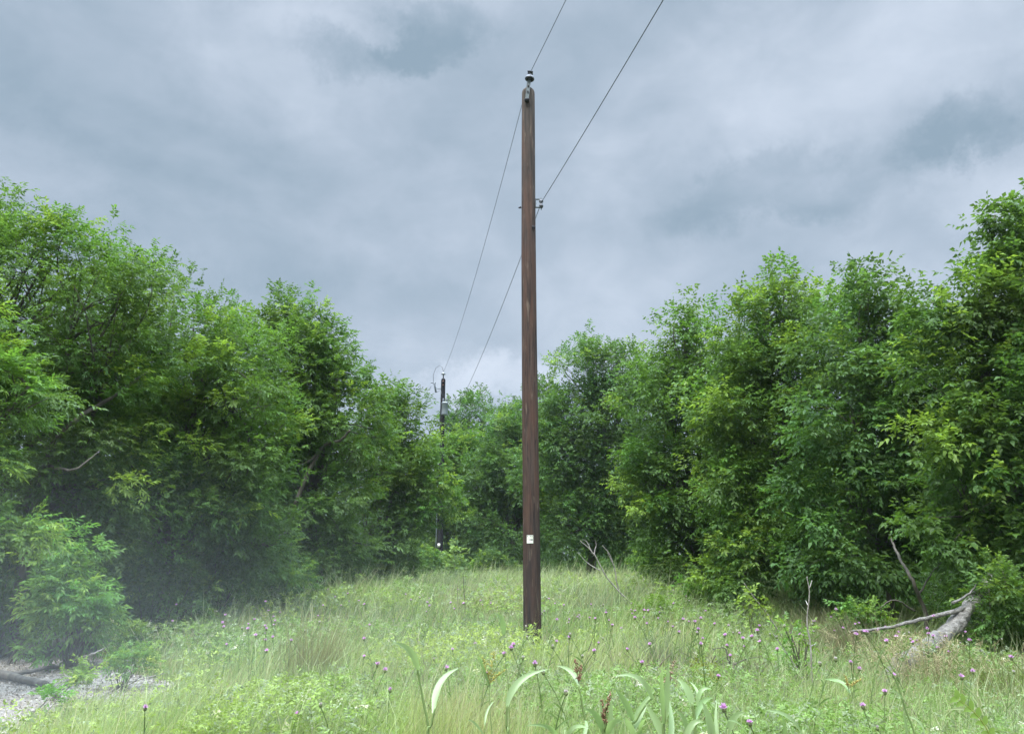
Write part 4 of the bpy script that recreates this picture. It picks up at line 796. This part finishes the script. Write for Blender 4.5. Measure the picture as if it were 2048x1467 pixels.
# tussocks of taller straw-coloured grass
def tussock(label, px, py, n, h, spread, col, seed, lean=(0.1, 0), head=False, w=.005):
    g = on_ground(px, py); rng = np.random.default_rng(seed); root = tag(empty('grass_tussock', (g.x, g.y, float(gz(g.x, g.y)))), label, 'grass tussock', 'taller grass tussocks in the meadow')
    V, FI, sz, cc = [], [], [], []; off = 0; mb = MB()
    for i in range(n):
        a = rng.uniform(0, 6.28); r = abs(rng.normal(0, spread * .45)); x, y = r * math.cos(a), r * math.sin(a); hh = h * rng.uniform(.55, 1.1); tl = rng.uniform(.1, .45)
        dx, dy = math.cos(a) * tl + lean[0] * rng.uniform(.5, 1.5), math.sin(a) * tl + lean[1]
        pts = [(x, y, 0), (x + dx * hh * .25, y + dy * hh * .25, hh * .5), (x + dx * hh * .8, y + dy * hh * .8, hh * (1 - .1 * tl))]
        c = tuple(np.array(col) * rng.uniform(.7, 1.25)); mb.tube(pts, [w * .5, w * .4, w * .2], 3, c, cap=False)
        if head:
            t = Vector(pts[2])
            for k in range(9): d = Vector(rng.normal(size=3)) * .03; q = t - Vector((dx, dy, 1)) * rng.uniform(0, .14); mb.tube([q, q + d], [.0012, .003], 3, tuple(np.array(col) * rng.uniform(.8, 1.4)), cap=False)
    mb.build('blades', M_DRY, root)
tussock('straw coloured tussock in the left middle of the meadow', 620, 1405, 420, .85, .55, (.33, .33, .14), 1, (.12, 0))
tussock('reddish tan tussock beneath the left trees at the meadow edge', 640, 1240, 420, .75, 1.2, (.30, .25, .16), 2, (.2, 0), w=.009)
tussock('tan tussock right of the reddish one, below the third left tree', 555, 1262, 260, .7, .9, (.31, .28, .17), 3, (.2, 0), w=.008)
tussock('tan leaning tussock behind the dead log foot', 1710, 1345, 420, .85, .75, (.36, .33, .20), 4, (-.45, 0), w=.006)
tussock('airy golden seed head tussock right of the dead log foot', 1850, 1430, 230, .85, .95, (.40, .35, .20), 5, (-.1, 0), True, .003)
tussock('grey green tussock behind the dry brush heap', 1330, 1365, 300, .7, .5, (.25, .30, .19), 6, (-.1, 0))
tussock('pale grey dry tussock on the brush heap', 1445, 1400, 260, .5, .45, (.36, .33, .28), 7, (.1, 0))
tussock('fine pale seed heads at the far end right of the pole', 1200, 1195, 420, .95, 2.6, (.27, .32, .17), 8, (0, 0), False, .013)
tussock('yellowish tussock at the right photo edge below the shaded bush', 2010, 1440, 320, .7, .7, (.30, .33, .12), 9, (-.2, 0))

# ------------------------------------------------------------------ lilac flowers
def flower_proto(h, seed, faded):
    rr = random.Random(seed); root = empty('lilac_flower', (0, 0, 0))
    dx, dy = rr.uniform(-.38, .30) * h, rr.uniform(-.25, .25) * h
    top = Vector((dx, dy, h)); mb = MB(); g = (.17, .24, .09)
    p = bent([(0, 0, -.02), (dx * .2, dy * .2, h * .45), (dx * .6, dy * .6, h * .8), tuple(top)], 4, seed, .0); mb.tube(p, tp(.0045, .0028, len(p)), 5, g)
    for k in range(7):
        q = p[2 + k % (len(p) - 3)]; a = rr.uniform(0, 6.28); d = Vector((math.cos(a), math.sin(a), .8)) * rr.uniform(.04, .10)
        mb.ribbon([q, q + d * .5, q + d + Vector((0, 0, -.015))], .014, (.16, .25, .08), .2)
    mb.build('stem', M_GRASS, root)
    bm = MB(); bm.lathe([(.004, -.010), (.010, -.005), (.012, .004), (.009, .012)], 9, top, col=(.20, .24, .11)); bm.build('bud', M_GRASS, root)
    pt = MB(); c0 = (.62, .58, .52) if faded else (.74, .46, .70)
    for k in range(34):
        a = rr.uniform(0, 6.28); e = rr.uniform(.1, 1.45); d = Vector((math.cos(a) * math.cos(e), math.sin(a) * math.cos(e), math.sin(e))) * rr.uniform(.016, .025) * (.65 if faded else 1)
        q = top + Vector((0, 0, .012)); c = tuple(Vector(c0) * rr.uniform(.75, 1.25)); pt.ribbon([q, q + d * .55, q + d], .009, c, .1, face=Vector((rr.uniform(-1, 1), rr.uniform(-1, 1), rr.uniform(-1, 1))))
    pt.build('petals', M_PETAL, root)
    return root, top
FL = [(531,1204),(537,1222),(560,1225),(636,1232),(639,1245),(531,1281),(533,1303),(582,1282),(728,1279),(728,1314),(755,1331),(770,1342),(780,1382),(619,1405),(641,1411),(594,1431),(660,1449),(868,1319),(893,1338),(950,1288),(971,1349),(1023,1298),(1027,1291),(1046,1316),(1070,1330),(1087,1346),(1052,1254),(1054,1275),(753,1182),(813,1182),(801,1184),(724,1172),(746,1165),(1113,1284),(1105,1294),(1140,1270),(1188,1304),(1197,1287),(1206,1277),(1165,1313),(1132,1387),(1284,1327),(1243,1257),(1202,1212),(1179,1236),(1218,1241),(1336,1244),(1346,1254),(1367,1240),(1390,1245),(1429,1249),(1457,1251),(1358,1265),(1394,1266),(1466,1266),(1489,1294),(1515,1263),(1519,1253),(1461,1313),(1437,1354),(1448,1420),(1500,1448),(1718,1247),(1734,1266),(1686,1257),(1669,1262),(1663,1235),(1672,1220),(1628,1244),(1570,1228),(1569,1253),(1772,1255),(1793,1275),(1773,1284),(1826,1286),(1867,1234),(1876,1297),(1888,1283),(1892,1274),(1959,1224),(2004,1279),(2039,1266),(1640,1329),(1672,1320),(1719,1339),(1946,1345),(1924,1356),(2028,1345),(1770,1386),(1726,1414),(1788,1352),(2023,1317),(1755,1457),(352,1210),(345,1243),(290,1418),(484,1257),(453,1290),(447,1255),(509,1240),(548,1250),(610,1262),(905,1300),(1008,1310),(1300,1290),(1255,1300),(1402,1290),(1555,1300),(1600,1270)]
PL = []
LM = [(370, 1225, 'small light shrub'), (470, 1270, 'left tree shade'), (555, 1240, 'tan tussock'), (640, 1225, 'reddish tan tussock'), (620, 1370, 'straw coloured tussock'),
      (740, 1170, 'bush under the reaching tree'), (835, 1165, 'rounded bush'), (905, 1165, 'broad leaved sapling'), (930, 1225, 'two pronged twig'), (985, 1165, 'low bush'), (834, 1335, 'single bent stalk'),
      (918, 1340, 'short bent stalk'), (1000, 1250, 'pale leaf'), (980, 1350, 'yellow plume'), (1060, 1285, 'brown pole foot'), (1098, 1340, 'arched long leaf'), (1155, 1345, 'reddish seed head'), (1210, 1430, 'leafy foreground clump'),
      (1240, 1200, 'forked bare branch'), (1300, 1235, 'bright yellow bush'), (1330, 1330, 'spear leaf'), (1435, 1210, 'wide green bush'), (1410, 1355, 'golden leaved bush'), (1455, 1310, 'crooked dark twig'), (1540, 1260, 'thin leaning stem'),
      (1595, 1300, 'bush around the white stem'), (1618, 1400, 'white dead stem'), (1700, 1235, 'bush left of the log'), (1790, 1275, 'dead log'), (1920, 1240, 'dead log top'), (1700, 1370, 'golden seed plume'), (1860, 1350, 'airy golden tussock'), (2000, 1250, 'shaded bush'), (2000, 1400, 'yellowish tussock'), (250, 1400, 'gravel edge')]
def flowers():
    rr = random.Random(9); protos = []
    for i, h in enumerate((.62, .72, .82, .66, .76)): protos.append((*flower_proto(h, 50 + i, i == 4), h, i == 4))
    pts = [(x, y) for x, y in FL]
    for _ in range(46): pts.append((rr.uniform(640, 1010), rr.gauss(1195, 16)))
    for _ in range(52): pts.append((rr.uniform(1080, 1420), rr.gauss(1215, 22)))
    for _ in range(34): pts.append((rr.uniform(1330, 1960), rr.gauss(1268, 20)))
    for _ in range(14): pts.append((rr.uniform(400, 640), rr.gauss(1255, 22)))
    used = set(); regs = {}
    for k, (x, y) in enumerate(pts):
        j = 4 if rr.random() < .22 else rr.randrange(4); src, top, h, faded = protos[j]; sc = rr.uniform(.85, 1.15); hh = h * sc
        y = max(y, 1166)
        p = on_ground(x, y, min(hh, .86)); 
        if p.y > 36 or p.y < 4: continue
        if j in used:
            o = src.copy(); C.objects.link(o)
            for ch in src.children: c = ch.copy(); C.objects.link(c); c.parent = o
        else: o = src; used.add(j)
        rz = rr.uniform(0, 6.28); ct, st = math.cos(rz), math.sin(rz); tx, ty = top.x * sc, top.y * sc
        big = 1.0
        o.scale = (sc, sc, sc); o.rotation_euler = (0, 0, rz); o.location = (p.x - (tx * ct - ty * st), p.y - (tx * st + ty * ct), p.z - hh)
        what = 'faded whitish flower' if faded else 'lilac flower'
        if p.y > 17: reg, g = ('far in the meadow left of the pole', 'far left') if x < 1050 else ('far in the meadow right of the pole', 'far right')
        elif x < 700: reg, g = ('in the left part of the meadow', 'left')
        elif x < 1000: reg, g = ('in the middle of the meadow left of the pole', 'middle left')
        elif x < 1120: reg, g = ('close around the foot of the pole', 'pole foot')
        elif x < 1300: reg, g = ('just right of the pole', 'just right')
        elif x < 1560: reg, g = ('around the dry brush heap', 'brush heap')
        else: reg, g = ('near the dead log at the right', 'dead log')
        tag(o, None, 'flower', ('faded' if faded else 'lilac') + ' flowers, ' + g); PL.append((o, what, x, y))
    near = {}
    for o, what, x, y in PL:
        q = min(LM, key=lambda m: (m[0] - x) ** 2 + ((m[1] - y) * 2.2) ** 2); dx, dy = x - q[0], (y - q[1]) * 2.2
        rel = ('left of' if dx < 0 else 'right of') if abs(dx) > abs(dy) else ('behind' if dy < 0 else 'in front of')
        near.setdefault((what, rel, q[2]), []).append((dx * dx + dy * dy, o.name, o))
    ORD = ['nearest', 'second nearest', 'third nearest', 'fourth nearest', 'fifth nearest', 'sixth nearest', 'seventh nearest', 'eighth nearest', 'ninth nearest', 'tenth nearest'] + ['%dth nearest' % k for k in range(11, 60)]
    for (what, rel, nm), lst in near.items():
        for k, (_, _, o) in enumerate(sorted(lst)): o['label'] = what + ' ' + rel + ' the ' + nm + (', ' + ORD[k] + ' to it' if len(lst) > 1 else '')
    for j, pr in enumerate(protos):
        if j not in used:
            for ch in list(pr[0].children): bpy.data.objects.remove(ch)
            bpy.data.objects.remove(pr[0])
flowers()

# ------------------------------------------------------------------ added volume imitating pale glare off glass, low at the left
def glare_veil():
    m = bpy.data.materials.new('glare_veil'); m.use_nodes = True; N = m.node_tree.nodes; L = m.node_tree.links; N.clear()
    out = N.new('ShaderNodeOutputMaterial'); v = N.new('ShaderNodeVolumePrincipled'); L.new(v.outputs[0], out.inputs['Volume'])
    v.inputs['Color'].default_value = (.85, .92, 1, 1); v.inputs['Anisotropy'].default_value = .0
    tc = N.new('ShaderNodeTexCoord'); ln = N.new('ShaderNodeVectorMath'); ln.operation = 'LENGTH'; L.new(tc.outputs['Object'], ln.inputs[0])
    mr = N.new('ShaderNodeMapRange'); mr.interpolation_type = 'SMOOTHSTEP'; mr.inputs['From Min'].default_value = 1.0; mr.inputs['From Max'].default_value = .15
    mr.inputs['To Min'].default_value = 0; mr.inputs['To Max'].default_value = .017; L.new(ln.outputs['Value'], mr.inputs['Value']); L.new(mr.outputs[0], v.inputs['Density'])
    mb = MB(); n = 24; prof = [(math.sin(math.pi * k / 14) , -math.cos(math.pi * k / 14)) for k in range(1, 14)]; mb.lathe(prof, n)
    o = mb.build('glare_veil', m); o.location = (-4.9, 6.4, .0); o.scale = (7.6, 4.7, 3.1)
    tag(o, 'added pale veil imitating glass glare, low in front of the left trees', 'glare_veil', kind='stuff')
glare_veil()

def haze():
    m = bpy.data.materials.new('haze'); m.use_nodes = True; N = m.node_tree.nodes; L = m.node_tree.links; N.clear()
    out = N.new('ShaderNodeOutputMaterial'); v = N.new('ShaderNodeVolumePrincipled'); L.new(v.outputs[0], out.inputs['Volume'])
    v.inputs['Color'].default_value = (.82, .93, 1, 1); v.inputs['Density'].default_value = .0003
    mb = MB(); mb.box((0, 60, 5.5), (330, 250, 13.6)); tag(mb.build('haze', m, smooth=False), 'thin pale air haze filling the clearing', 'haze', kind='stuff')
haze()
